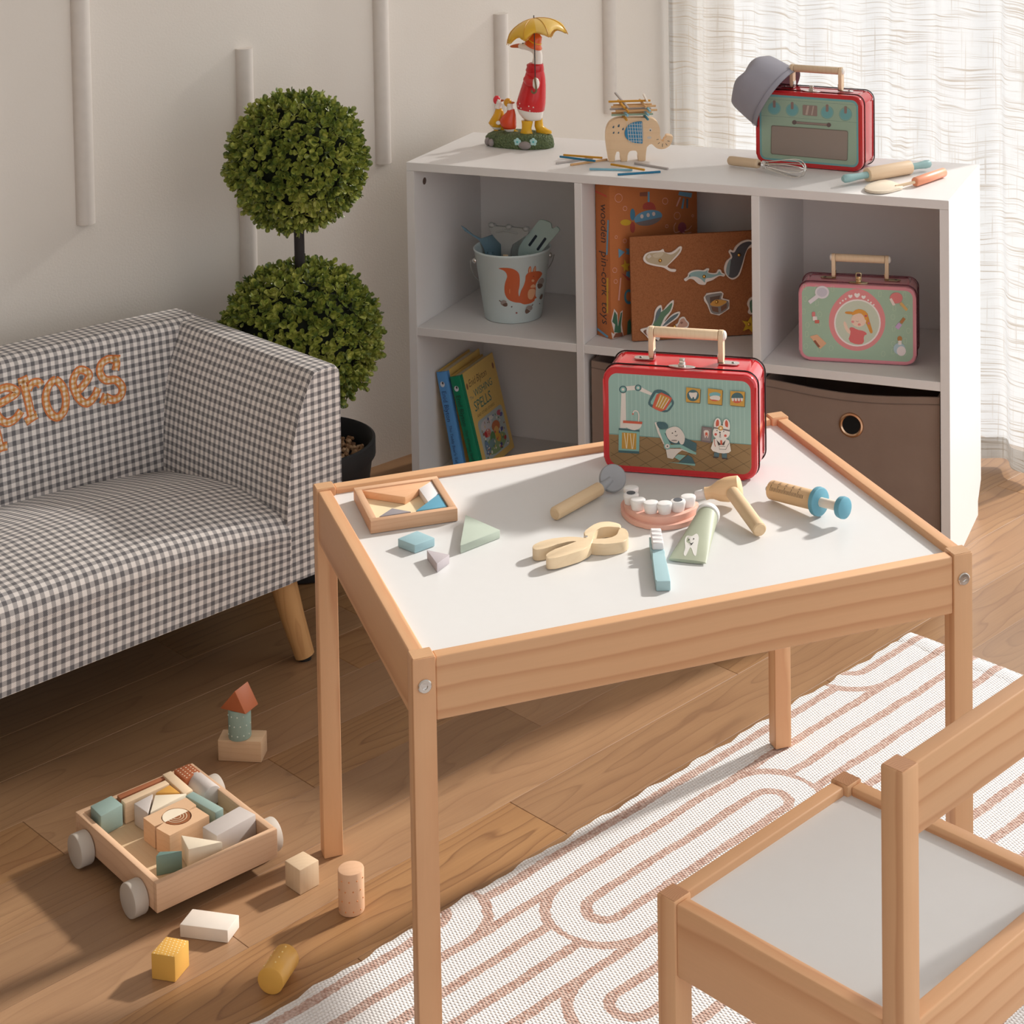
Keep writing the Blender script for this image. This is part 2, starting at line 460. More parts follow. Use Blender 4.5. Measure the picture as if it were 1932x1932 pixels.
# sheer linen curtain hanging in front of the window
def linen(alpha):
    t = NT('sheer_linen'); x, y, z = t.sep(t.coord())
    wv = t.noise(t.comb(x * 6., z * 6., 0.), 1.0, 2)
    zz = z + (wv - .5) * .05
    slub = t.noise(t.comb(x * 7., zz * 320., 3.), 1.0, 2, .55)
    slubv = t.noise(t.comb(x * 330., zz * 6., 8.), 1.0, 2, .55)
    thick = t.ramp(slub, [(.52, 0), (.66, 1.)]); thickv = t.ramp(slubv, [(.58, 0), (.70, .7)])
    th = E(t, thick).max(E(t, thickv))
    weave = ((x * 3600.).sin() * (z * 3600.).sin()).abs()
    col = t.mix(th, S(192, 190, 186), S(164, 152, 136))
    tr = t.node('ShaderNodeBsdfTranslucent'); t.put(tr.inputs[0], col)
    df = t.node('ShaderNodeBsdfDiffuse'); t.put(df.inputs[0], col)
    tp = t.node('ShaderNodeBsdfTransparent')
    m1 = t.node('ShaderNodeMixShader'); m1.inputs[0].default_value = .42; t.l.new(tr.outputs[0], m1.inputs[1]); t.l.new(df.outputs[0], m1.inputs[2])
    m2 = t.node('ShaderNodeMixShader'); t.put(m2.inputs[0], th * .20 + weave * .06 + alpha); t.l.new(tp.outputs[0], m2.inputs[1]); t.l.new(m1.outputs[0], m2.inputs[2])
    t.l.new(m2.outputs[0], t.out.inputs[0]); return t.m
def fold(x): return .016 * math.sin(x * 23 + .6) + .012 * math.sin(x * 51 + 2.) + .006 * math.sin(x * 97)
def sheet(x0, x1, z0, z1, nx, nz, dy=0.):
    b = bm_new(); g = [[None] * (nz + 1) for _ in range(nx + 1)]
    for i in range(nx + 1):
        x = x0 + (x1 - x0) * i / nx
        for k in range(nz + 1):
            z = z0 + (z1 - z0) * k / nz; f = fold(x + .012 * math.sin(z * 2.3)) * (1. - .25 * z / 2.3)
            g[i][k] = b.verts.new((x, f + dy, z))
    for i in range(nx):
        for k in range(nz): b.faces.new((g[i][k], g[i + 1][k], g[i + 1][k + 1], g[i][k + 1]))
    return b
CM = MW @ T(-.066, 0, 0) @ R(-PI / 2, 'Z')     # local x runs along the window away from the corner, y towards the room corner side
LIN = linen(.64)
cur = thing('curtain', 'sheer off-white linen curtain hanging to the floor in front of the window', 'curtain', CM)
obj('curtain_cloth', sheet(.012, .95, .012, 2.3, 200, 40), LIN, cur, None, 180)
obj('hem', sheet(.012, .95, .012, .052, 200, 2, -.0015), linen(.86), cur, None, 180)
rodb = tube([(-.0, 0, 2.32), (2.9, 0, 2.32)], .012, 12)
obj('curtain_rod', rodb, paint(200, 196, 190, .4), cur)

shade_cur = thing('curtain', 'unseen sheer linen curtain added to shade the chair', 'curtain', CM)  # out-of-view panel, added to keep direct sun off the chair
obj('curtain_cloth', sheet(1.78, 2.92, .012, 2.3, 200, 40), LIN, shade_cur, None, 180)

# woven rug with rings and stripes
RUGO = at(490, 1932, .0); RUGA = math.radians(46.2)
RUGM = T(RUGO.x, RUGO.y, 0) @ R(RUGA, 'Z') @ Matrix.Scale(-1, 4, (0, 1, 0))     # local x: s along the edge, y: t across
RUGM = T(RUGO.x, RUGO.y, 0) @ R(RUGA, 'Z')                                       # local y runs the other way: t = -y
def rugmat():
    t = NT('woven_rug'); t.set(.95, .1, sheen=.15); x, y, z = t.sep(t.coord())
    wob = t.noise(t.comb(x * 14., y * 14., 0.), 1.0, 2)
    fuzz = t.noise(t.comb(x * 210., y * 210., 0.), 1.0, 1)
    s = x + (wob - .5) * .010 + (fuzz - .5) * .004; tt = y * -1. + (wob - .5) * .008 + (fuzz - .5) * .004
    Wc = .138
    k = ((tt - .0655) / Wc).floor() + 1.
    tc = ((tt - .0655) / Wc).frac() * Wc - Wc / 2
    st = None
    for i, o in {0: -.134, 1: .311, 2: .215, 3: .66, 4: .42, 5: .05, 6: .5, 7: .2, 8: .7}.items():
        e = ((k - float(i)).abs() < .5) * (o + 10.9)
        st = e if st is None else st + e
    P = 1.09; L = .434; r = .069; w = .0067
    q = ((s - st + 10.9 * 2) / P).frac() * P            # distance from the start of a ring
    inr = q < L
    ds = (r - q).max(q - (L - r)).max(0.)
    d = (ds * ds + tc * tc).sqrt()
    inside = inr * (d < r + w)
    dd = inside * d + (1. - inside) * tc.abs()
    line = ((dd - .023).abs() < w).max((dd - r).abs() < w).max((tc.abs() - r).abs() < w)
    kx, ky = x * 760., y * 640.
    knit = ((kx + ((y * 640. / PI).floor() * (PI / 2))).sin() * ky.sin()).abs()
    n2 = t.noise(t.comb(x * 260., y * 260., 4.), 1.0, 2)
    cell = t.voro(t.comb(x * 230., y * 230., 0.), 1.0, 'Distance')
    white = t.mix(n2, S(238, 236, 234), S(252, 251, 250))
    brown = t.mix(cell * 1.1, S(230, 207, 195), S(184, 146, 130))
    c = t.mix(line, white, brown)
    c = t.mix((1. - knit) * .13, c, S(150, 132, 124))
    t.color(c); t.bump(knit * .7 + n2 * .5, .6, .0030); return t.m
RUG = rugmat()
b = bm_new(); nx, ny = 150, 110; s0, s1, t0, t1 = -.62, 1.168, 0., 1.28; g = []
for i in range(nx + 1):
    row = []
    for k in range(ny + 1):
        s = s0 + (s1 - s0) * i / nx; tt = t0 + (t1 - t0) * k / ny
        e = .0022 * math.sin(s * 61) + .0016 * math.sin(s * 143 + 1) if k == 0 else 0.
        zz = .0064 + .0006 * noise.noise((s * 30, tt * 30, 0))
        if k == 0 or k == ny or i == 0: zz = .0048
        row.append(b.verts.new((s, -(tt + e), zz)))
    g.append(row)
for i in range(nx):
    for k in range(ny): b.faces.new((g[i][k], g[i][k + 1], g[i + 1][k + 1], g[i + 1][k]))
edge = [g[i][0] for i in range(nx + 1)] + [g[nx][k] for k in range(1, ny + 1)] + [g[i][ny] for i in range(nx - 1, -1, -1)] + [g[0][k] for k in range(ny - 1, 0, -1)]
lo = [b.verts.new((v.co.x, v.co.y, .0002)) for v in edge]
for i in range(len(edge)): j = (i + 1) % len(edge); b.faces.new((edge[i], edge[j], lo[j], lo[i]))
bmesh.ops.recalc_face_normals(b, faces=b.faces[:])
rug = thing('rug', 'white woven rug with dusty pink rings and stripes under table and chair', 'rug', RUGM)
obj('woven_field', b, RUG, rug, None, 60)
hm = tube([(1.150 + .003 * math.sin(q * 9), -(.0 + 1.28 * q / 40.), .0041) for q in range(41)], .020, 12, flat=.18)
obj('hem', hm, RUG, rug, None, 60)

# ================================================================ TABLE
TM = frame((-.2315, 1.7642, 0), .3739)
table = thing('activity_table', 'low pine play table with white top, toys laid out on it', 'table', TM)
TL, TW, TH, LA, LB = .627, .478, .4545, .0235, .0215
TOPZ = .4445
WHITE = paint(222, 222, 221, .33, .45, 0, .012)
for ix, iy, zb in ((0, 0, .0078), (1, 0, .0078), (1, 1, .0078), (0, 1, 0)):
    x0 = ix * (TL - LA); y0 = iy * (TW - LB)
    leg = obj('leg', box(-LA / 2, LA / 2, -LB / 2, LB / 2, zb, TH, .0016, 2), pine('z'), table, T(x0 + LA / 2, y0 + LB / 2, 0))
    ec = obj('end_grain', box(-LA / 2 + .0012, LA / 2 - .0012, -LB / 2 + .0012, LB / 2 - .0012, TH - .0005, TH + .0002), wood('z', (214, 170, 128), (176, 122, 84), 420., .5), leg)
    by = -LB / 2 if iy == 0 else LB / 2; sg = -1 if iy == 0 else 1
    bo = lathe([(0, 0), (.0066, 0), (.0070, .0004), (.0070, .0016), (.0060, .0026), (.0028, .0027), (.0024, .0012), (0, .0012)], 28)
    bolt = obj('bolt', bo, CHROME, leg, T(0, by, .427) @ R(PI / 2 * -sg, 'X'))
def rail(parent, x0, x1, y0, y1, z0, z1, ax, groove=True):
    """a board on edge, with its own origin in its middle"""
    cx, cy, cz = (x0 + x1) / 2, (y0 + y1) / 2, (z0 + z1) / 2
    return obj('rail', box(x0 - cx, x1 - cx, y0 - cy, y1 - cy, z0 - cz, z1 - cz, .0018, 3), pine(ax), parent, T(cx, cy, cz))
RT = .0155
rail(table, LA + .0002, TL - LA - .0002, .002, .002 + RT, .389, .4525, 'x')
rail(table, LA + .0002, TL - LA - .0002, TW - .002 - RT, TW - .002, .389, .4525, 'x')
rail(table, .002, .002 + RT, LB + .0002, TW - LB - .0002, .389, .4525, 'y')
rail(table, TL - .002 - RT, TL - .002, LB + .0002, TW - LB - .0002, .389, .4525, 'y')
obj('tabletop', box(.015, TL - .015, .015, TW - .015, TOPZ - .005, TOPZ), WHITE, table, None, 0)

# ================================================================ CHAIR
KM = frame((.1991, 1.4464, 0), .8068)
chair = thing('child_chair', 'small pine chair with white seat, back towards the camera', 'chair', KM)
KW, KD, KA, KS, KT = .2768, .2734, .0225, .3005, .514
for nm, ix, iy, zt in (('post', 0, 0, KT), ('post', 1, 0, KT), ('leg', 0, 1, KS), ('leg', 1, 1, KS)):
    x0, y0 = ix * (KW - KA), iy * (KD - KA)
    p = obj(nm, box(-KA / 2, KA / 2, -KA / 2, KA / 2, .0078, zt, .0020, 2), pine('z'), chair, T(x0 + KA / 2, y0 + KA / 2, 0))
    obj('end_grain', box(-KA / 2 + .0016, KA / 2 - .0016, -KA / 2 + .0016, KA / 2 - .0016, zt - .0004, zt + .0002), wood('z', (200, 150, 112), (166, 112, 78), 420., .5), p)
z0, z1 = .231, .2985
rail(chair, KA, KW - KA, .002, .002 + RT, z0, z1, 'x'); rail(chair, KA, KW - KA, KD - .002 - RT, KD - .002, z0, z1, 'x')
rail(chair, .002, .002 + RT, KA, KD - KA, z0, z1, 'y'); rail(chair, KW - .002 - RT, KW - .002, KA, KD - KA, z0, z1, 'y')
bk = rail(chair, KA, KW - KA, .003, .0185, .4515, KT - .0015, 'x'); bk.name = 'backrest'
obj('seat', box(.014, KW - .014, .014, KD - .014, .285, .290), WHITE, chair, None, 0)

# ================================================================ CUBE SHELF
SM = frame((-.4255, 3.2893, 0), -.356)
SW, SD, SH, PT = .972, .278, .6096, .0150
LAM = paint(226, 223, 221, .42, .4, 0, .012)
LAMI = LAM
shelf = thing('cube_shelf', 'white open cube shelf, two rows of three, across the corner', 'shelf', SM)
def panel(nm, *a): 
    cx, cy, cz = (a[0] + a[1]) / 2, (a[2] + a[3]) / 2, (a[4] + a[5]) / 2
    return obj(nm, box(a[0] - cx, a[1] - cx, a[2] - cy, a[3] - cy, a[4] - cz, a[5] - cz, .0006, 1), LAM, shelf, T(cx, cy, cz), 30)
panel('top_panel', 0, SW, 0, SD, SH - PT, SH)
obj('side_panel', prism([(0, 0), (SD - .022, 0), (SD - .022, .025), (SD, .060), (SD, SH - PT - .0002), (0, SH - PT - .0002)], 0, PT, planes='yz'), LAM, shelf, None, 30)
obj('side_panel', prism([(0, 0), (SD - .030, 0), (SD - .030, .025), (SD, .052), (SD, SH - PT - .0002), (0, SH - PT - .0002)], SW - PT, SW, planes='yz'), LAM, shelf, None, 30)
MZ0, MZ1 = .2976, .3126
D1, D2 = (.3232, .3372), (.6413, .6553)
panel('bottom_panel', PT, SW - PT, .002, SD - .006, .012, .027)
for a, c in ((PT, D1[0]), (D1[1], D2[0]), (D2[1], SW - PT)):
    panel('shelf_board', a + .0001, c - .0001, .001, SD - .006, MZ0, MZ1)
for d in (D1, D2):
    panel('divider', d[0], d[1], 0, SD - .006, .0272, SH - PT - .0002)
panel('back_panel', PT, SW - PT, SD - .0055, SD - .001, .012, SH - PT - .0004)
obj('cam_hole', cyl(.0064, 0, .0006, 0, 20), paint(96, 78, 70, .7), shelf, T(PT, .040, .568) @ R(PI / 2, 'Y'))
def sh(x, y, z): return SM @ Vector((x, y, z))

# ================================================================ SOFA
SB = at(552, 1100, .13); SA = math.radians(45.95)
FM = T(SB.x, SB.y, 0) @ R(SA, 'Z')       # local x along the front (right end = 0), y to the back, z up
def gingham(name, c0, c1, c2, per):
    t = NT(name); t.set(.92, .15, sheen=.2)
    u = t.node('ShaderNodeUVMap'); x, y, z = t.sep(u.outputs[0])
    wb = t.noise(t.comb(x * 25., y * 25., 0.), 1.0, 2)
    x = x + (wb - .5) * .0012; y = y + (wb - .5) * .0012
    thr = t.noise(t.comb(x * 1500., y * 1500., 0.), 1.0, 1)
    st = lambda a: t.ramp((a / per).frac() + (thr - .5) * .10, [(.0, 0), (.03, 0), (.07, 1), (.51, 1), (.55, 0), (1, 0)])
    f = t.math('MULTIPLY', t.math('ADD', st(x), st(y)), .5)
    c = t.ramp(f, [(0, c0), (.5, c1), (1, c2)])
    c = t.mix(thr * .10, c, S(130, 124, 122))
    t.color(c); t.bump(t.math('ADD', thr, ((x + y) * 2600.).sin() * .3), .25, .0007); return t.m
GING = gingham('grey_gingham', S(246, 239, 233), S(182, 177, 175), S(112, 110, 112), .0127)
def sweepuv(prof, stations, name, parent, mat, cap0=True, cap1=True, plane='x', smooth=50.):
    """profile(list of (a,z)) swept along stations [(pos, func(a,z)->(a,z))]; UV = arc length x position"""
    b = bm_new(); uvl = b.loops.layers.uv.new('UVMap')
    arc = [0.]
    for i in range(1, len(prof)): arc.append(arc[-1] + math.dist(prof[i], prof[i - 1]))
    pos = lambda p, a, z: (p, a, z) if plane == 'x' else (a, p, z)
    rings = []
    for p, fn in stations:
        rings.append([b.verts.new(pos(p, *fn(a, z))) for a, z in prof])
    for i in range(len(stations) - 1):
        for k in range(len(prof) - 1):
            f = b.faces.new((rings[i][k], rings[i + 1][k], rings[i + 1][k + 1], rings[i][k + 1]))
            uv = [(stations[i][0], arc[k]), (stations[i + 1][0], arc[k]), (stations[i + 1][0], arc[k + 1]), (stations[i][0], arc[k + 1])]
            for l, q in zip(f.loops, uv): l[uvl].uv = q
    for flag, i in ((cap0, 0), (cap1, -1)):
        if flag:
            vs = [b.verts.new(v.co) for v in rings[i]]
            f = b.faces.new(vs)
            for l in f.loops:
                c = l.vert.co; l[uvl].uv = (c.y, c.z) if plane == 'x' else (c.x, c.z)
    bmesh.ops.recalc_face_normals(b, faces=b.faces[:])
    return obj(name, b, mat, parent, None, smooth)
def arcpts(cx, cz, r, a0, a1, n=6): return [(cx + r * math.cos(math.radians(a0 + (a1 - a0) * k / n)), cz + r * math.sin(math.radians(a0 + (a1 - a0) * k / n))) for k in range(n + 1)]
SX0, ZB, ZT = -.80, .13, .432
sofa = thing('sofa', 'small grey and white gingham sofa with orange lettering on its back', 'sofa', FM)
ident = lambda a, z: (a, z)
# backrest: profile in (y,z)
bp = [(.335, .150)] + arcpts(.352 + .018, ZT - .018 + .004, .018, 170, 90, 6) + arcpts(.418 - .014, ZT - .014 + .004, .016, 80, 0, 6) + [(.432, .14), (.432, ZB)]
bp = [(.325, .15), (.330, .22), (.338, .30), (.345, .36)] + arcpts(.372, ZT - .018, .022, 175, 92, 6) + arcpts(.415, ZT - .014, .018, 88, 5, 6) + [(.434, .30), (.434, ZB)]
nb = 24
def lift(x): return .012 * math.sin(PI * min(max((x - SX0) / (-SX0 + .09), 0), 1)) 
sweepuv(bp, [(SX0 + .015 + (-SX0 + .06) * i / nb, (lambda k: (lambda a, z: (a, z + (k if z > .3 else 0))))(lift(SX0 + (-SX0 + .09) * i / nb))) for i in range(nb + 1)], 'backrest', sofa, GING)
# arms: profile in (x,z), swept along y
def arm(nm, x_in, x_out, sgn):
    w = abs(x_out - x_in)
    def X(t): return x_in + (x_out - x_in) * t      # t 0 inner .. 1 outer
    pr = [(X(0), ZB), (X(-.02), .22), (X(.06), .30), (X(.22), .37), (X(.42), ZT - .018), (X(.50), ZT - .004), (X(.58), ZT), (X(.88), ZT), (X(.96), ZT - .005), (X(1.0), ZT - .022), (X(1.0), .3), (X(1.0), ZB)]
    pr = [pr[0]] + catmull(pr[1:-1], 4) + [pr[-1]]
    ys = [0, .0015, .006, .014] + [.014 + (.42 - .014) * k / 10 for k in range(1, 11)]
    sts = []
    cxm = (X(.5))
    for y in ys:
        k = {0: .030, .0015: .014, .006: .004}.get(y, 0.)
        sts.append((y, (lambda k: (lambda a, z: (a + (cxm - a) * k * .8, z - (k * .10 if z > .3 else 0))))(k)))
    return sweepuv(pr, sts, nm, sofa, GING, True, True, 'y', 42.)
arm('armrest', -.006, .093, 1)
arm('armrest', SX0 + .006, SX0 - .093, -1)
# seat: rounded cushion front, crowned
zs = .226
spf = [(-.001, ZB), (-.004, .17), (-.005, .205)] + arcpts(.030, zs - .020, .036, 182, 96, 8) + [(.07, zs + .022), (.13, zs + .026), (.20, zs + .020), (.27, zs + .008), (.34, zs - .006), (.36, .16)]
def crown(x):
    t = min(max((x - SX0) / (-SX0), 0), 1); return min(1., (1 - abs(2 * t - 1) ** 2.6))
sts = []
for i in range(33):
    x = SX0 + .004 + (-SX0 - .008) * i / 32
    c = crown(x)
    sts.append((x, (lambda c: (lambda a, z: (a, z + (c * .030 - .012) * min(1, max(0, (z - .15) / .08)))))(c)))
sweepuv(spf, sts, 'seat', sofa, GING, True, True, 'x', 60.)
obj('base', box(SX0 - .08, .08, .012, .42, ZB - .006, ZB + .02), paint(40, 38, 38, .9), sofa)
SLEG = wood('z', (206, 158, 104), (166, 116, 70), 120., .4)
lf = FM.inverted() @ at(575, 1238, .004)
for lx, ly in ((lf.x, lf.y), (SX0 - lf.x, lf.y), (lf.x, .415), (SX0 - lf.x, .415)):
    tx, ty = lx + (-.026 if lx > -.4 else .026), ly + (.020 if ly < .2 else -.02)
    d = Vector((tx - lx, ty - ly, ZB))
    leg = tube([(lx, ly, .006), (lx + d.x * .5, ly + d.y * .5, ZB * .5), (tx, ty, ZB + .004)], [.0145, .0175, .0205], 20)
    l = obj('leg', leg, SLEG, sofa)
    obj('foot_pad', tube([(lx, ly, 0), (lx, ly, .0075)], .010, 16), BLACK, l)
# lettering sewn on the backrest
def backy(z): 
    ks = [(.15, .325), (.22, .330), (.30, .338), (.36, .345), (.43, .352)]
    for (a, y0), (c, y1) in zip(ks, ks[1:]):
        if z <= c: return y0 + (y1 - y0) * (z - a) / (c - a)
    return .352
Zl = zoom(0, 640, 7.431)
bkfr = Fr(FM @ Vector((0, .341, 0)), FM.to_3x3() @ Vector((1, 0, 0)), (0, 0, 1))
def LP(pts): return [bkfr.px(*Zl(*p)) for p in pts]
FILL = gingham('orange_gingham', S(240, 224, 208), S(226, 180, 128), S(212, 144, 70), .0075)
THREAD = paint(214, 128, 76, .8, .2, 0, .12)
letters = [
    [catmull([(-20, 930), (130, 850), (250, 770), (230, 720), (120, 690), (-20, 760), (-70, 930), (-10, 1100), (100, 1175), (220, 1120), (310, 1010)], 5)],
    [catmull([(345, 600), (400, 820), (450, 1080)], 4), catmull([(285, 625), (350, 600), (425, 565)], 3), catmull([(360, 1165), (440, 1110), (525, 1060)], 3), catmull([(420, 720), (480, 630), (560, 615), (605, 660)], 4)],
    [catmull([(800, 585), (900, 680), (935, 850), (900, 1010), (800, 1095), (700, 1020), (655, 850), (700, 680)], 5, True) + [(800, 585)]],
    [catmull([(1110, 735), (1200, 640), (1275, 520), (1220, 455), (1130, 450), (1050, 580), (1060, 720), (1130, 850), (1230, 900), (1330, 810), (1390, 690)], 5)],
    [catmull([(1640, 445), (1660, 330), (1560, 290), (1450, 360), (1425, 480), (1500, 580), (1640, 580), (1725, 680), (1690, 800), (1590, 850), (1480, 810)], 5), catmull([(1600, 290), (1660, 290), (1710, 290)], 3), [(1500, 770), (1470, 840), (1440, 910)]],
    [[(-60, 1230), (-30, 1380), (-10, 1500)], [(-60, 1545), (10, 1510), (90, 1490)]],
]
for L in letters:
    root = None
    for st in L:
        p2 = LP(st); hw = .0062
        for half, yo, th, mt in ((hw, -.0002, .0022, THREAD), (hw * .62, -.0020, .0008, FILL)):
            b = bm_new(); uvl = b.loops.layers.uv.new('UVMap')
            quads = stroke2(p2, half * 2)
            def P(q, o): return (q[0], backy(q[1]) - o, q[1])
            cache = {}
            def vv(q, o):
                k = (round(q[0], 7), round(q[1], 7), o)
                if k not in cache: cache[k] = b.verts.new(P(q, o))
                return cache[k]
            for q in quads:
                try: b.faces.new([vv(c, -yo + th) for c in q])
                except ValueError: pass
            for side in (0, 1):
                for q in quads:
                    a, c = (q[0], q[3]) if side == 0 else (q[1], q[2])
                    try: b.faces.new([vv(a, -yo + th), vv(c, -yo + th), vv(c, -yo - .004), vv(a, -yo - .004)])
                    except ValueError: pass
            for q in (p2[0], p2[-1]):
                for k in range(0): pass
            bmesh.ops.recalc_face_normals(b, faces=b.faces[:])
            for f in b.faces:
                for l in f.loops: l[uvl].uv = (l.vert.co.x, l.vert.co.z)
            if root is None: root = obj('letter', b, mt, sofa, None, 50)
            else: obj('applique_fill' if mt is FILL else 'applique_edge', b, mt, root, None, 50)

# ================================================================ TOPIARY
PC = Vector((-.5700, 3.0260, 0))
plant = thing('topiary', 'artificial boxwood topiary of two leafy balls in a black pot', 'plant', T(*PC))
POTZ, PR = .205, .118
obj('pot', lathe([(0, .002), (.086, .002), (.090, .008), (.112, .17), (PR, .178), (PR, POTZ), (PR - .004, POTZ + .002), (PR - .008, POTZ - .002), (.103, .180), (.100, .16), (0, .16)], 48), paint(40, 41, 43, .55, .4), plant)
rg = random.Random(5)
gb = bm_new()
for i in range(330):
    a, rr = rg.random() * 2 * PI, .098 * math.sqrt(rg.random())
    q = bm_new(); bmesh.ops.create_icosphere(q, subdivisions=1, radius=.0055 * (.7 + .7 * rg.random()))
    M = T(rr * math.cos(a), rr * math.sin(a), .178 + .007 * rg.random()) @ R(rg.random() * 6, 'X') @ R(rg.random() * 6, 'Z') @ Matrix.Diagonal((1, .75, .6, 1))
    merge(gb, xf(q, M))
def gravelmat():
    t = NT('gravel'); t.set(.8, .3); g = t.node('ShaderNodeNewGeometry').outputs['Position']
    n = t.noise(g, 95, 1); t.color(t.ramp(n, [(.3, S(96, 68, 48)), (.5, S(168, 128, 92)), (.7, S(206, 176, 140))])); return t.m
obj('gravel', gb, gravelmat(), plant, None, 0, 'stuff')
obj('stem', tube([(0, 0, .15), (.001, 0, .4), (0, 0, .68)], .0085, 12), paint(38, 32, 32, .6), plant)
def leafmat():
    t = NT('boxwood_leaf'); t.set(.32, .5); g = t.node('ShaderNodeNewGeometry').outputs['Position']
    n = t.noise(g, 75, 2, .6); n2 = t.noise(g, 14, 2)
    c = t.ramp(n * .75 + n2 * .3, [(.28, S(50, 66, 32)), (.44, S(94, 112, 50)), (.56, S(146, 154, 66)), (.70, S(200, 200, 110))])
    t.color(c); t.b.inputs['Subsurface Weight'].default_value = 0.; return t.m
LEAF = leafmat()
def leafgeo(V_, F_, M, L, w):
    k = len(V_)
    for p in ((0, 0, 0), (w * .7, L * .45, .0006), (w, L * .72, .0006), (w * .55, L * .97, 0), (0, L * 1.04, -.0004), (-w * .55, L * .97, 0), (-w, L * .72, .0006), (-w * .7, L * .45, .0006), (0, L * .6, -.0010)):
        V_.append(M @ Vector(p))
    for f in ((0, 1, 8), (1, 2, 8), (2, 3, 8), (3, 4, 8), (4, 5, 8), (5, 6, 8), (6, 7, 8), (7, 0, 8)): F_.append(tuple(k + i for i in f))
def sprig(seed):
    r = random.Random(seed); V_, F_ = [], []
    for lv, (n, tilt, z) in enumerate(((3, 34, 0.003), (4, 58, .007), (2, 80, .012))):
        for i in range(n):
            M = T(0, 0, z) @ R(2 * PI * i / n + lv * .8 + r.uniform(-.3, .3), 'Z') @ R(math.radians(tilt + r.uniform(-12, 12)), 'X')
            leafgeo(V_, F_, M, 0.0118 * r.uniform(.8, 1.1), .0042 * r.uniform(.85, 1.15))
    return V_, F_
SPR = [sprig(i) for i in range(5)]
SPM = []
for V_, F_ in SPR:
    m = bpy.data.meshes.new('leaf_sprig'); m.from_pydata(V_, [], F_); m.materials.append(LEAF); SPM.append(m)
camd = (EYE - PC)
for zc, rad, n, sq in ((.6715, .0940, 760, 1.0), (.381, .110, 980, .96)):
    spots = []
    for i in range(n):
        zz = 1 - 2 * (i + .5) / n; a = i * 2.39996
        d = Vector((math.sqrt(1 - zz * zz) * math.cos(a), math.sqrt(1 - zz * zz) * math.sin(a), zz))
        d = (d + Vector((rg.gauss(0, .03), rg.gauss(0, .03), rg.gauss(0, .03)))).normalized()
        p = Vector((d.x, d.y, d.z * sq)) * rad * (1 + rg.uniform(-.05, .05) + (.07 if rg.random() < .04 else 0))
        w_ = FM.inverted() @ (PC + Vector((0, 0, zc)) + p)
        if w_.x < .093 + .032 and w_.z < ZT + .024: continue
        spots.append((d, p))
    eye = (EYE - PC - Vector((0, 0, zc))).normalized()
    spots.sort(key=lambda q: -q[0].dot(eye))
    V_, F_ = [], []
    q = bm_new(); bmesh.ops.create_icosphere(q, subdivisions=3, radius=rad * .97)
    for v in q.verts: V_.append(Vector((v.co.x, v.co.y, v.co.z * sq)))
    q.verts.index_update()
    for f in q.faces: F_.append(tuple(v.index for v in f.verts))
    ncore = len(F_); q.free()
    own = []
    for i, (d, p) in enumerate(spots):
        M = T(*p) @ d.to_track_quat('Z', 'Y').to_matrix().to_4x4() @ R(rg.random() * 6.28, 'Z') @ R(rg.uniform(-.35, .35), 'X') @ Matrix.Scale(rg.uniform(.85, 1.2), 4)
        if i < 150: own.append((rg.randrange(5), M)); continue
        sv, sf = SPR[rg.randrange(5)]; k = len(V_)
        V_ += [M @ v for v in sv]; F_ += [tuple(k + j for j in f) for f in sf]
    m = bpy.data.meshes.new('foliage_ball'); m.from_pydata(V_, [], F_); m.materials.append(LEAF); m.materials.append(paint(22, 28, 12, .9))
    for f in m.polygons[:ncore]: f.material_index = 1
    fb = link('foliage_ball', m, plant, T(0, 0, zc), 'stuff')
    for j, M in own: link('leaf_sprig', SPM[j], fb, M)

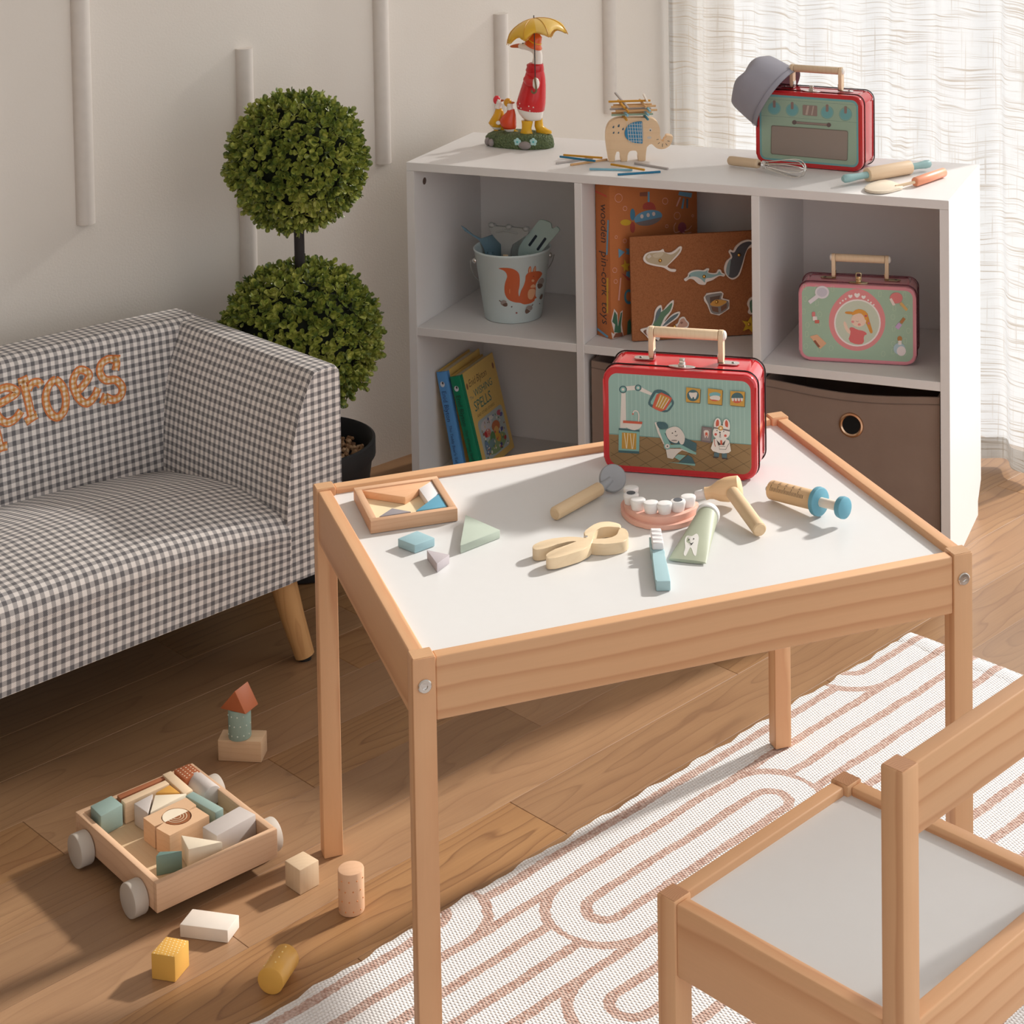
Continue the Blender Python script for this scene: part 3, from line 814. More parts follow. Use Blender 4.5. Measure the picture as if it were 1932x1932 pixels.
# ================================================================ TIN CASES
def clip(poly, a, b, c):
    """keep a*x+b*y+c >= 0"""
    out = []; m = len(poly)
    for i in range(m):
        p, q = poly[i], poly[(i + 1) % m]; fp, fq = a * p[0] + b * p[1] + c, a * q[0] + b * q[1] + c
        if fp >= 0: out.append(p)
        if (fp >= 0) != (fq >= 0):
            t = fp / (fp - fq); out.append((p[0] + t * (q[0] - p[0]), p[1] + t * (q[1] - p[1])))
    return out
def tin(name, label, M, w, h, d, red, rimc, shapes, metal=CHROME, latch_open=False):
    t = thing(name, label, 'tin case', M)
    cr = .0165; RED = paint(*red, .16, .5, 0, .02, .6)
    obj('lid', prism(rrect(.0006, w - .0006, .0006, h - .0006, cr, 8), .0006, .0125, .0026, 3, planes='xz'), RED, t, None, 35)
    obj('body', prism(rrect(.0012, w - .0012, .0012, h - .0012, cr, 8), .0125, d, .0008, 1, planes='xz'), RED, t, None, 35)
    for y in (.0128, d - .0008):
        o = rrect(.0002, w - .0002, .0002, h - .0002, cr, 8)
        obj('rolled_rim', tube([(x, y, z) for x, z in o], .00095, 8, closed=True), rimc, t)
    flatprint('printed_picture', shapes, t, T(0, .0006, 0) @ R(PI / 2, 'X'))
    # handle: wooden grip between two arms on metal brackets
    hx0, hx1, ym, hz = w * .285, w * .74, d * .58, .0345
    ax = lambda a, b_: tube([a, b_], .0068, 18)
    obj('handle_grip', xf(cyl(.0066, hx0 + .0035, hx1 - .0035, .0008, 24), R(PI / 2, 'Y')), pale('z'), t, T(0, ym, h + hz))
    for x, sg in ((hx0, 1), (hx1, -1)):
        a = obj('handle_arm', prism(rrect(-.0066, .0066, -.0335, .0068, .006, 6), -.0030, .0030, .0006, 1, planes='yz'), pale('z'), t, T(x, ym, h + hz))
        obj('end_cap', ball(.0062, (-sg * .0034, 0, 0), (.55, 1, 1), 16), paint(240, 232, 222, .4), a)
        obj('rivet', ball(.0020, (sg * .0034, 0, -.0285), (.5, 1, 1.6), 10), CHROME, a)
        br = box(min(0, -sg * .026), max(0, -sg * .026), -.0062, .0062, 0, .0011, .0004, 1)
        br = prism([(0 if sg > 0 else 0, -.0062), (-sg * .020, -.0062)] + [(-sg * (.020 + .0062 * math.sin(q * PI / 6)), -.0062 * math.cos(q * PI / 6)) for q in range(1, 6)] + [(-sg * .020, .0062), (0, .0062)], 0, .0011)
        br = box(-.0008 if sg > 0 else -.0004, .0004 if sg > 0 else .0008, -.0060, .0060, .0008, .012, 0, bm=br)
        k = obj('bracket', br, metal, t, T(x + sg * .0036, ym, h))
        obj('screw', ball(.0019, (-sg * .018, 0, .0012), (1, 1, .5), 10), paint(120, 116, 112, .3, .5, 1.), k)
    # clasp
    cb = prism(chaikin([(-.0185, 0), (-.012, -.0036), (0, -.006), (.012, -.0036), (.0185, 0), (.012, .0040), (0, .005), (-.012, .0040)], 2), 0, .0014, .0003, 1)
    cl = obj('clasp', cb, metal, t, T(w * .508, .0125, h))
    if latch_open: obj('latch', tube(rloop := [(x, .001, z) for x, z in rrect(-.0042, .0042, .003, .0165, .002, 3)], .0011, 8, closed=True), metal, cl)
    obj('latch_hook', box(-.0042, .0042, -.0030, .0045, .0012, .0050, .0008, 2, bm=box(-.0034, .0034, -.001, .004, .0045, .0105, .0008, 2)), metal, cl)
    return t
# ---- dentist case on the table
A = at(1138.5, 889, TOPZ); B = at(1430, 911, TOPZ); yw = math.atan2(B.y - A.y, B.x - A.x)
DW, DH, DD = (B - A).length, .1315, .064
DMx = frame(A, yw, TOPZ + .0010)
fr = Fr(A, (math.cos(yw), math.sin(yw), 0), (0, 0, 1)); z6 = zoom(1120, 600, 5.682)
Q = lambda pts: [fr.px(*z6(*p)) for p in pts]
def C6(x, y, r, n=20): return Q(circ(x, y, r, r * .97, n))
def S6(pts, w):
    return stroke2(Q(pts), w / 5.682 * .00066)
TEAL, DTEAL, LTEAL, CREAM, ORA, YEL, BRN, DK = (152, 184, 174), (66, 102, 108), (136, 182, 172), (226, 216, 206), (206, 92, 66), (198, 150, 62), (148, 118, 78), (70, 60, 58)
panel_o = rrect(.0078, DW - .0078, .0080, DH - .0085, .0115, 8)
zf = fr.px(*z6(160, 1250))[1] * .5 + fr.px(*z6(1685, 1368))[1] * .5
sh6 = [((204, 38, 44), rrect(.0035, DW - .0035, .0035, DH - .0035, .014, 8)), (TEAL, panel_o)]
sh6.append(((162, 192, 182), [[(x, zf), (x + .0016, zf), (x + .0016, DH - .0092), (x, DH - .0092)] for x in [.020 + .0054 * i for i in range(30)]]))
sh6.append((BRN, clip(panel_o, 0, -1, zf)))
fl = []
for i in range(-3, 9):
    x = i * .027
    for p, q in (((x, zf), (x + .075, .0)), ((x + .03, zf), (x - .05, .0))):
        s_ = clip(seg2(p, q, .0005), 0, -1, zf); s_ = clip(s_, 0, 1, -.0085)
        s_ = clip(s_, 1, 0, -.0095); s_ = clip(s_, -1, 0, DW - .0095)
        if len(s_) > 2: fl.append(s_)
sh6.append(((98, 76, 46), fl))
sh6 += [((98, 150, 146), S6([(165, 1248), (1685, 1366)], 6)),
 (CREAM, Q([(297, 812), (343, 812), (350, 1190), (283, 1190)])), (CREAM, Q([(345, 742), (480, 730), (480, 778), (345, 788)])), (CREAM, Q([(500, 745), (632, 815), (612, 838), (488, 790)])),
 (DTEAL, C6(315, 775, 42)), (LTEAL, C6(315, 775, 29)), (CREAM, C6(315, 775, 14)), (DTEAL, C6(477, 757, 36)), (LTEAL, C6(477, 757, 24)), (CREAM, C6(477, 757, 11)),
 (DTEAL, Q(chaikin([(585, 905), (640, 790), (700, 770), (790, 800), (858, 895), (862, 935), (805, 1015), (745, 1022), (650, 980), (588, 945)], 1))),
 (LTEAL, Q([(612, 905), (668, 812), (696, 815), (640, 940), (615, 930)])), (LTEAL, Q([(835, 905), (838, 935), (790, 995), (765, 995)])),
 (ORA, Q(chaikin([(690, 790), (838, 858), (836, 890), (752, 1024), (630, 975), (634, 940)], 1))), (YEL, Q([(712, 820), (812, 866), (742, 990), (662, 958)]))]
sh6.append((CREAM, sum([S6([(722 + 30 * i, 836 + 13 * i), (672 + 24 * i, 955 + 9 * i)], 7) for i in range(4)], [])))
sh6 += [(LTEAL, Q([(270, 1195), (492, 1215), (488, 1462), (267, 1448)])), (DTEAL, Q([(270, 1187), (493, 1207), (492, 1228), (270, 1208)])), (DTEAL, Q([(268, 1425), (489, 1437), (488, 1463), (267, 1449)])),
 (YEL, Q([(305, 1234), (461, 1244), (456, 1418), (302, 1407)])), ((236, 222, 190), sum([S6([(330, 1240), (352, 1405)], 7), S6([(368, 1240), (356, 1405)], 7), S6([(392, 1245), (412, 1410)], 7), S6([(436, 1248), (420, 1410)], 7)], [])),
 (CREAM, Q(chaikin([(318, 1118), (520, 1132), (510, 1180), (455, 1212), (395, 1205), (335, 1170)], 1))), (ORA, Q([(316, 1106), (523, 1120), (521, 1146), (316, 1132)])), (CREAM, S6(catmull([(482, 1118), (485, 1040), (465, 1005), (435, 1005), (422, 1035)], 4), 13)), (ORA, C6(422, 1036, 9))]
sh6 += [(CREAM, Q([(655, 1128), (672, 1122), (770, 1355), (752, 1362), (690, 1240)])), (DTEAL, Q(chaikin([(668, 1120), (765, 1122), (803, 1160), (795, 1195), (715, 1200), (690, 1178)], 1))),
 (LTEAL, Q([(700, 1200), (775, 1205), (830, 1370), (775, 1392), (752, 1340)])), (DTEAL, Q([(760, 1240), (960, 1285), (1106, 1352), (1100, 1440), (930, 1370), (820, 1350)])), (LTEAL, Q([(790, 1365), (935, 1362), (1102, 1450), (1098, 1472), (1010, 1448), (930, 1398), (800, 1400)])),
 (CREAM, Q([(775, 1408), (940, 1408), (1035, 1450), (948, 1425), (905, 1455), (850, 1518), (792, 1505)])), (LTEAL, Q([(905, 1468), (990, 1480), (925, 1535), (868, 1500)])), (DTEAL, Q([(912, 1556), (1012, 1475), (1055, 1500), (1090, 1572)])), (LTEAL, Q([(795, 1550), (1092, 1570), (1088, 1592)])),
 (LTEAL, C6(792, 1380, 38)), (CREAM, C6(792, 1380, 25)), (DK, C6(792, 1380, 8)),
 (CREAM, Q(chaikin([(768, 1215), (815, 1180), (890, 1165), (945, 1205), (985, 1280), (968, 1362), (930, 1362), (912, 1310), (900, 1352), (835, 1335), (790, 1290)], 2))),
 (DK, C6(846, 1240, 7)), (DK, C6(879, 1222, 7)), (DK, S6(catmull([(872, 1262), (888, 1272), (900, 1256)], 4), 5)), ((150, 140, 136), Q(chaikin([(830, 1312), (895, 1312), (898, 1326), (840, 1326)], 1)))]
def frame6(p, inner): return [((92, 82, 62), Q([(x + 6, y + 7) for x, y in p])), ((204, 156, 66), Q(p))] + inner
sh6 += frame6([(995, 748), (1146, 766), (1140, 915), (992, 904)], [(DTEAL, C6(1067, 836, 64)), (CREAM, Q(chaikin([(1018, 800), (1066, 808), (1116, 798), (1106, 850), (1086, 882), (1070, 842), (1056, 876), (1036, 850)], 1)))])
sh6 += frame6([(1228, 760), (1383, 778), (1376, 938), (1226, 924)], [(ORA, Q(circ(1304, 870, 56, 28, 16))), ((120, 176, 180), Q(circ(1302, 828, 62, 28, 16))), (CREAM, Q(chaikin([(1242, 850), (1300, 832), (1362, 845), (1355, 892), (1300, 880), (1255, 878)], 1)))])
sh6 += frame6([(1468, 788), (1623, 795), (1618, 954), (1465, 940)], [(ORA, Q(circ(1540, 882, 54, 36, 16))), (DTEAL, Q(circ(1542, 866, 66, 62, 16, 180, 360))), (CREAM, [Q([(1480 + 32 * i, 862), (1508 + 32 * i, 864), (1504 + 32 * i, 896), (1486 + 32 * i, 894)]) for i in range(4)])])
sh6 += [((122, 108, 108), Q([(1164, 1165), (1272, 1180), (1264, 1346), (1152, 1328)])), ((144, 132, 130), Q([(1176, 1182), (1258, 1194), (1250, 1325), (1166, 1312)])), (CREAM, Q(chaikin([(1182, 1205), (1240, 1208), (1236, 1260), (1226, 1300), (1212, 1262), (1198, 1298), (1188, 1256)], 1))), (ORA, Q(chaikin([(1196, 1228), (1228, 1230), (1222, 1288), (1210, 1250), (1202, 1285)], 1)))]
WH = (238, 230, 222)
sh6 += [((84, 112, 120), Q([(1296, 1445), (1350, 1450), (1346, 1495), (1292, 1488)])), ((84, 112, 120), Q([(1375, 1452), (1432, 1455), (1430, 1505), (1378, 1500)])), (DK, Q([(1285, 1490), (1340, 1492), (1338, 1506), (1284, 1502)])), (DK, Q([(1378, 1500), (1440, 1505), (1438, 1520), (1380, 1514)])),
 (WH, Q(circ(1330, 1150, 38, 74, 18, rot=4))), (WH, Q(circ(1426, 1158, 38, 72, 18, rot=-4))), (ORA, Q(circ(1330, 1135, 18, 44, 14, rot=4))), (ORA, Q(circ(1428, 1140, 17, 42, 14, rot=-4))),
 (WH, Q(chaikin([(1290, 1290), (1450, 1295), (1468, 1380), (1478, 1445), (1370, 1458), (1252, 1420), (1280, 1340)], 1))), (WH, Q(circ(1372, 1232, 92, 78, 24))), ((126, 116, 116), S6(catmull([(1284, 1178), (1370, 1192), (1462, 1212)], 4), 16)), ((214, 158, 70), C6(1365, 1184, 27)), ((240, 226, 190), C6(1365, 1184, 13)),
 (DK, C6(1326, 1210, 6)), (DK, C6(1398, 1218, 6)), (DK, C6(1357, 1230, 9)), ((216, 96, 84), C6(1312, 1250, 14)), ((216, 96, 84), C6(1416, 1264, 14)), (DK, S6([(1360, 1240), (1352, 1280), (1366, 1285), (1362, 1245)], 4)),
 (DK, Q([(1322, 1310), (1372, 1360), (1340, 1368)])), (DK, Q([(1418, 1312), (1372, 1360), (1402, 1366)])), (ORA, Q([(1362, 1312), (1380, 1313), (1384, 1355), (1372, 1365), (1362, 1352)])), (DK, S6([(1415, 1380), (1350, 1376), (1352, 1408), (1420, 1412), (1455, 1345)], 4)), (ORA, S6([(1298, 1298), (1300, 1350), (1310, 1380)], 6))]
tin('dentist_case', 'red tin case with dentist surgery picture standing on the table', DMx, DW, DH, DD, (206, 36, 44), paint(58, 40, 40, .25, .5, .6), sh6)

# ---- oven case on the shelf
A = at(1426, 309, SH); B = at(1628, 327, SH); yw = math.atan2(B.y - A.y, B.x - A.x)
OW = (B - A).length; OMx = frame(A, yw, SH + .0010)
fr2 = Fr(A, (math.cos(yw), math.sin(yw), 0), (0, 0, 1)); zo = zoom(1380, 80, 6.44)
Qo = lambda pts: [fr2.px(*zo(*p)) for p in pts]
GRN, BLU, GBR = (158, 182, 160), (112, 170, 172), (152, 138, 128)
so = [((200, 36, 40), rrect(.0035, OW - .0035, .0035, DH - .0035, .014, 8)), (BLU, rrect(.0078, OW - .0078, .0078, DH - .0078, .0115, 8)), (GRN, rrect(.0112, OW - .0112, .0112, DH - .0115, .009, 8)),
      ((112, 134, 122), stroke2(Qo([(380, 690), (1555, 772)]), .0004)), ((112, 134, 122), stroke2(Qo([(360, 893), (1552, 985)]), .0004))]
for x, y in ((300, 792), (520, 808), (738, 828), (1163, 858), (1387, 880)):
    if x < 400: continue
    so += [((120, 168, 162), Qo(circ(x, y, 80, 80, 28))), (GRN, Qo(circ(x, y, 73, 73, 28))), (BLU, Qo(circ(x, y, 70, 70, 28))), ((146, 122, 114), Qo(rrect(x - 17, x + 17, y - 98, y - 8, 14, 4)))]
so += [((150, 130, 122), Qo(rquad([(866, 765), (1043, 776), (1043, 905), (866, 890)]))), ((188, 172, 160), Qo([(922, 775), (945, 776), (925, 888), (898, 886)])), ((188, 172, 160), Qo([(990, 780), (1004, 781), (984, 892), (970, 891)])),
       ((120, 104, 98), Qo(seg2((765, 978), (1185, 1010), 30))), ((150, 132, 124), Qo(seg2((770, 978), (1180, 1008), 20))), ((104, 90, 88), Qo(circ(765, 978, 27, 27, 16))), ((104, 90, 88), Qo(circ(1184, 1010, 27, 27, 16))),
       ((120, 110, 98), Qo(rquad([(486, 1012), (1418, 1080), (1411, 1447), (478, 1362)], .07))), (GBR, Qo(rquad([(494, 1022), (1411, 1089), (1404, 1438), (487, 1354)], .07)))]
tin('oven_case', 'red tin case printed as an oven front on top of shelf', OMx, OW, DH, DD, (200, 34, 40), paint(58, 40, 40, .25, .5, .6), so)

# ---- pink case in the shelf
A = at(1507, 680, MZ1); B = at(1730, 692, MZ1); yw = math.atan2(B.y - A.y, B.x - A.x)
PWd = (B - A).length; PMx = frame(A, yw, MZ1 + .0010)
fr3 = Fr(A, (math.cos(yw), math.sin(yw), 0), (0, 0, 1)); zp = zoom(1420, 440, 3.45)
Qp = lambda pts: [fr3.px(*zp(*p)) for p in pts]
PINK, PGR, LGR = (232, 146, 148), (166, 194, 170), (194, 212, 184)
sp_ = [((224, 144, 156), rrect(.0030, PWd - .0030, .0030, DH - .0030, .014, 8)), (PGR, rrect(.0062, PWd - .0062, .0062, DH - .0062, .0125, 8))]
rp = random.Random(4)
dood = []
for i in range(9):
    for k in range(6):
        x, y = 345 + i * 82 + rp.uniform(-14, 14), 365 + i * 6 + k * 76 + rp.uniform(-14, 14)
        if (x - 680) ** 2 + (y - 580) ** 2 < 215 ** 2 or x > 1035: continue
        o = circ(x, y, 13, 17, 10) if (i + k) % 2 else rrect(x - 9, x + 9, y - 17, y + 17, 5, 2)
        dood += stroke2(Qp(o), .0005, True)
sp_.append((LGR, dood))
petal = []
for k in range(48):
    a = 2 * PI * k / 48; bump = .0
    dy = -20 * max(0, math.cos((a + PI / 2) * 1.)) ** 6
    petal.append((680 + 184 * math.cos(a), 578 + 192 * math.sin(a) + dy))
sp_ += [(PINK, Qp(petal)), ((244, 236, 232), Qp(circ(682, 588, 152, 154, 36))), ((206, 214, 194), Qp(circ(682, 588, 142, 144, 36)))]
def heart(x, y, s): return chaikin([(x, y + s), (x - s, y - s * .1), (x - s * .6, y - s * .8), (x, y - s * .35), (x + s * .6, y - s * .8), (x + s, y - s * .1)], 1)
for x, y, s in ((680, 408, 21), (636, 415, 16), (722, 420, 16)): sp_.append(((248, 240, 236), Qp(heart(x, y, s))))
for x, y in ((606, 432), (587, 443), (570, 458), (752, 440), (770, 455), (788, 470)): sp_.append(((248, 240, 236), Qp(circ(x, y, 6, 6, 8))))
sk = (246, 214, 192)
sp_ += [(sk, Qp(chaikin([(588, 585), (604, 575), (626, 632), (660, 650), (640, 668), (606, 640)], 1))), ((226, 112, 112), Qp(chaikin([(628, 620), (650, 614), (680, 632), (725, 640), (748, 660), (722, 672), (726, 722), (680, 730), (620, 705), (640, 650)], 1))),
        ((222, 150, 60), Qp(chaikin([(700, 500), (745, 515), (760, 570), (772, 610), (784, 652), (766, 658), (752, 620), (738, 590), (720, 560)], 1))), ((222, 150, 60), Qp(chaikin([(660, 516), (612, 512), (598, 520), (612, 530), (655, 532)], 1))),
        (sk, Qp(circ(690, 570, 50, 44, 22))), ((232, 162, 66), Qp(chaikin([(640, 540), (660, 505), (700, 495), (742, 515), (750, 560), (735, 575), (722, 540), (700, 522), (672, 530)], 1))), ((240, 150, 140), Qp(circ(694, 598, 10, 8, 10))), ((236, 150, 150), Qp(circ(652, 580, 10, 8, 10))), ((90, 60, 50), stroke2(Qp([(672, 574), (682, 580), (690, 575)]), .0004)), ((204, 70, 110), Qp(heart(737, 542, 9))), ((204, 120, 150), Qp(circ(756, 590, 7, 8, 8)))]
LIL = (206, 202, 214)
sp_ += [((232, 226, 232), Qp(circ(452, 388, 46, 42, 20))), (LIL, Qp(circ(452, 388, 34, 30, 20))), ((232, 226, 232), Qp(seg2((425, 412), (368, 455), 26))),
        ((224, 128, 128), Qp(rrect(386, 408, 515, 548, 8, 3))), ((240, 230, 226), Qp(rrect(392, 420, 545, 572, 3, 2))), ((214, 110, 96), Qp(rrect(405, 434, 568, 590, 3, 2))), ((232, 178, 140), Qp(rquad([(372, 675), (420, 662), (482, 720), (440, 758)]))), ((150, 84, 60), Qp([(396, 705), (408, 698), (440, 740), (428, 748)])),
        ((226, 130, 130), Qp(circ(935, 425, 42, 36, 18))), ((238, 222, 214), Qp([(890, 432), (905, 425), (930, 470), (912, 474)])), ((226, 182, 110), Qp(seg2((962, 455), (1005, 505), 18))), ((186, 124, 66), Qp(seg2((988, 556), (965, 588), 20))), ((206, 172, 214), Qp(seg2((962, 592), (938, 622), 28))),
        ((180, 206, 216), Qp(circ(955, 755, 38, 38, 18))), ((238, 228, 228), Qp(circ(968, 770, 30, 32, 16))), ((190, 130, 70), Qp(circ(958, 690, 16, 18, 12))), ((238, 230, 226), Qp(rrect(948, 970, 702, 730, 4, 2)))]
tin('vanity_case', 'pink tin case with printed girl and makeup inside the shelf', PMx, PWd, DH, DD, (216, 138, 150), paint(120, 70, 80, .25, .5, .6), sp_, paint(196, 176, 140, .25, .5, 1.), True)

# ================================================================ IN THE SHELF
SY = (SM.to_3x3() @ Vector((0, 1, 0))); SX = (SM.to_3x3() @ Vector((1, 0, 0)))
def shfr(y): return Fr(sh(0, y, 0), SX, (0, 0, 1))
# ---- fabric storage bins
def fabric(name, c, c2):
    t = NT(name); t.set(.95, .1, sheen=.1); v = t.coord()
    n = t.noise(v, 14, 4, .6); t.color(t.mix(n, S(*c), S(*c2))); t.bump(t.noise(v, 1400, 2), .15, .0006); return t.m
BINM = fabric('bin_fabric', (150, 130, 117), (132, 112, 100))
def bin_(label, x0, x1, y0, zt, yaw=0.):
    w = x1 - x0; M = SM @ T((x0 + x1) / 2, y0, .0275) @ R(yaw, 'Z'); t = thing('storage_bin', label, 'storage bin', M)
    h, d, th = zt - .0275, .245, .004; hw = w / 2
    top = [(-hw + w * k / 16, h - .010 * math.sin(PI * k / 16) ** 1.2) for k in range(17)]
    obj('front_panel', prism([(-hw, 0), (hw, 0)] + list(reversed(top)), 0, th, planes='xz'), BINM, t, None, 20)
    for nm, a in (('back_panel', (-hw, hw, d - th, d, 0, h)), ('side_panel', (-hw, -hw + th, th, d - th, 0, h)), ('side_panel', (hw - th, hw, th, d - th, 0, h)), ('bottom_panel', (-hw, hw, th, d - th, 0, .003))):
        obj(nm, box(*a), BINM, t)
    stt = tube([(x, -.0004, z - .012) for x, z in top], .0008, 6)
    obj('seam', stt, paint(118, 100, 90, .9), t)
    return t, h
b1, bh = bin_('taupe fabric storage bin with round metal eyelet in lower right cube', .6590, .9530, .012, .2835)
fe = Fr(SM @ Vector((.806, .012, .0275)), SX, (0, 0, 1)); ex_, ez_ = fe.px(1606, 802)
gr = obj('eyelet', lathe([(.0150, .0), (.0150, .0010), (.0172, .0030), (.0200, .0022), (.0210, .0), (.0150, .0)], 40), paint(206, 170, 140, .25, .5, 1.), b1, T(ex_, 0, ez_) @ R(PI / 2, 'X'))
obj('eyelet_hole', cyl(.0152, 0, .0006, 0, 32), paint(12, 11, 11, .9), gr)
b2, _ = bin_('taupe fabric storage bin half hidden behind the dentist case', .3440, .6360, .016, .2810)
fe = Fr(SM @ Vector((.49, .016, .0275)), SX, (0, 0, 1))
gr = obj('eyelet', lathe([(.0150, .0), (.0150, .0010), (.0172, .0030), (.0200, .0022), (.0210, .0), (.0150, .0)], 40), paint(206, 170, 140, .25, .5, 1.), b2, T(0, 0, .17) @ R(PI / 2, 'X'))
obj('eyelet_hole', cyl(.0152, 0, .0006, 0, 32), paint(12, 11, 11, .9), gr)

# ---- bucket with squirrel
BKT = SM @ Vector((.151, .118, MZ1 + .0006))
bkt = thing('toy_bucket', 'pale blue metal bucket with squirrel picture holding sand tools', 'bucket', T(*BKT))
RB0, RB1, BH = .0520, .0695, .126
PALEB = paint(206, 219, 219, .3, .5, 0, .02)
obj('bucket_body', lathe([(0, .003), (RB0 - .003, .003), (RB0 - .001, .0), (RB0, .001), (RB0 + (RB1 - RB0) * .98, BH - .003), (RB1 + .0012, BH - .002), (RB1 + .0014, BH), (RB1, BH + .0014), (RB1 - .0016, BH), (RB1 - .0022, BH - .004), (RB0 - .0015, .006), (0, .006)], 56), PALEB, bkt, None, 50)
def cone_px(u, v, off=.0003):
    d = ray(u, v); lo, hi = 2.9, 3.40
    def f(t):
        p = EYE + d * t - BKT; r = RB0 + (RB1 - RB0) * p.z / BH; return math.hypot(p.x, p.y) - r
    t = 2.8; prev = f(t)
    for i in range(600):
        t2 = t + .001; c = f(t2)
        if c <= 0:
            for _ in range(30):
                m = (t + t2) / 2
                if f(m) > 0: t = m
                else: t2 = m
            break
        t = t2
    p = EYE + d * t - BKT; n = Vector((p.x, p.y, 0)).normalized(); return p + n * off
zb = zoom(840, 400, 8.052)
def coneprint(name, shapes, parent):
    V_, F_, Cc = [], [], []
    off = .0003
    for rgb, pol in shapes:
        step = 55.; xs_ = [q[0] for q in pol]; ys_ = [q[1] for q in pol]
        pts = [Vector(q) for q in pol]; x_ = min(xs_)
        while x_ < max(xs_):
            y_ = min(ys_)
            while y_ < max(ys_): pts.append(Vector((x_ + 3.1, y_ + 2.3))); y_ += step
            x_ += step
        vs, _, fs, *_r = delaunay_2d_cdt(pts, [], [list(range(len(pol)))], 1, 1e-4)
        k = len(V_)
        for v in vs: V_.append(cone_px(*zb(v.x, v.y), off))
        for f in fs: F_.append([k + i for i in f]); Cc.append(S(*rgb))
        off += .00004
    me = bpy.data.meshes.new(name); me.from_pydata(V_, [], F_); me.update()
    a = me.color_attributes.new('Col', 'FLOAT_COLOR', 'CORNER'); i = 0
    for f, c in zip(F_, Cc):
        for _ in f: a.data[i].color = c; i += 1
    me.materials.append(printmat())
    return link(name, me, parent)
SQ, SQL, AC, ACC = (196, 92, 48), (222, 168, 128), (104, 78, 66), (150, 138, 132)
coneprint('squirrel_print', [
    (SQ, catmull([(810, 855), (920, 848), (1030, 865), (1110, 920), (1132, 1010), (1128, 1120), (1112, 1220), (1125, 1285), (1150, 1200), (1190, 1120), (1215, 1040), (1222, 970), (1265, 920), (1330, 905), (1420, 898), (1470, 925), (1460, 965), (1420, 1020), (1395, 1060), (1372, 1110), (1375, 1180), (1368, 1270), (1388, 1300), (1360, 1320), (1350, 1350), (1290, 1388), (1200, 1403), (1140, 1380), (1050, 1370), (960, 1330), (910, 1250), (900, 1150), (915, 1060), (940, 985), (925, 925), (880, 885)], 3, True)),
    (SQ, catmull([(1262, 925), (1265, 860), (1290, 822), (1305, 850), (1302, 910)], 3, True)), (SQ, catmull([(1332, 908), (1345, 850), (1366, 818), (1378, 850), (1370, 905)], 3, True)),
    (SQL, catmull([(1272, 915), (1275, 865), (1290, 838), (1297, 865), (1292, 910)], 3, True)), (SQL, catmull([(1342, 900), (1352, 855), (1366, 832), (1370, 858), (1362, 898)], 3, True)),
    (SQL, catmull([(1262, 1310), (1252, 1240), (1275, 1180), (1330, 1165), (1365, 1190), (1350, 1270), (1310, 1328)], 3, True)), (SQL, catmull([(1292, 1145), (1310, 1110), (1345, 1098), (1368, 1130), (1350, 1148)], 3, True)), (SQL, circ(1330, 1042, 22, 20, 12)),
    ((120, 56, 34), circ(1340, 978, 12, 6, 8)),
    (ACC, catmull([(1402, 1080), (1430, 1020), (1480, 1000), (1495, 1050), (1470, 1095), (1440, 1085)], 3, True)), (AC, catmull([(1398, 1095), (1430, 1085), (1475, 1100), (1462, 1140), (1420, 1165), (1398, 1135)], 3, True)),
    (ACC, catmull([(842, 1380), (870, 1345), (905, 1340), (935, 1365), (900, 1400), (865, 1415)], 3, True)), (AC, catmull([(868, 1408), (905, 1385), (940, 1380), (945, 1425), (905, 1435)], 3, True)), (AC, seg2((822, 1342), (850, 1362), 12)),
    (ACC, catmull([(1222, 1470), (1250, 1425), (1300, 1420), (1322, 1455), (1300, 1490), (1260, 1480)], 3, True)), (AC, catmull([(1212, 1500), (1230, 1470), (1270, 1490), (1290, 1500), (1255, 1535), (1220, 1540)], 3, True)), (AC, seg2((1310, 1425), (1330, 1400), 12)),
    (AC, catmull([(1425, 1310), (1445, 1265), (1468, 1240), (1472, 1285), (1450, 1325)], 3, True)), ((150, 88, 80), circ(1083, 1530, 15, 14, 10)), ((120, 110, 108), circ(1010, 1437, 12, 12, 10)), ((120, 110, 108), circ(1427, 1390, 8, 10, 8)), ((226, 150, 96), circ(980, 1200, 5, 40, 8))], bkt)
ear_a = math.atan2(-.10, -1.) + (-.356)
for sgn in (1, -1):
    d = Vector((math.cos(.22), math.sin(.22), 0)) * -sgn
    p = d * (RB1 - .001); obj('handle_mount', ball(.0052, (p.x, p.y, BH - .020), (1, 1, 1), 16), CHROME, bkt)
d = Vector((math.cos(.22), math.sin(.22), 0)); back = Vector((-d.y, d.x, 0))
hp = []
for k in range(25):
    a = PI * k / 24; hp.append(tuple(-d * math.cos(a) * (RB1 + .007) + (Vector((0, 0, -1)) * .82 + back * .62) * math.sin(a) * .088 + Vector((0, 0, BH - .020))))
obj('wire_handle', tube(catmull(hp, 2), .0009, 8), CHROME, bkt)
# sand tools standing in the bucket (traced in upright planes)
zs = (zoom(840, 400, 8.052))
def tool(name, label, dy, pts, th, rgb, tilt=0., extra=None, smooth=True):
    fr_ = Fr(BKT + SY * dy, SX, (0, 0, 1))
    P = [fr_.px(*zs(*p)) for p in pts]
    t = thing(name, label, 'sand tool', fr_.mat() @ T(0, 0, 0), 'sand tools in the bucket')
    m = paint(*rgb, .45, .4)
    obj('blade', prism(P, -th / 2, th / 2, .0008, 2), m, t)
    return t, fr_, m
t1, f1, m1 = tool('toy_shovel', 'blue toy shovel in the bucket, blade pointing up left', .004, [(240, 205), (310, 245), (420, 350), (540, 410), (720, 340), (780, 400), (855, 480), (850, 760), (640, 750), (630, 720), (600, 560), (530, 425), (300, 290)], .003, (110, 140, 156))
obj('handle', tube([(*f1.px(*zs(690, 600)), 0), (*f1.px(*zs(760, 1300)), .004)], .006, 12), m1, t1)
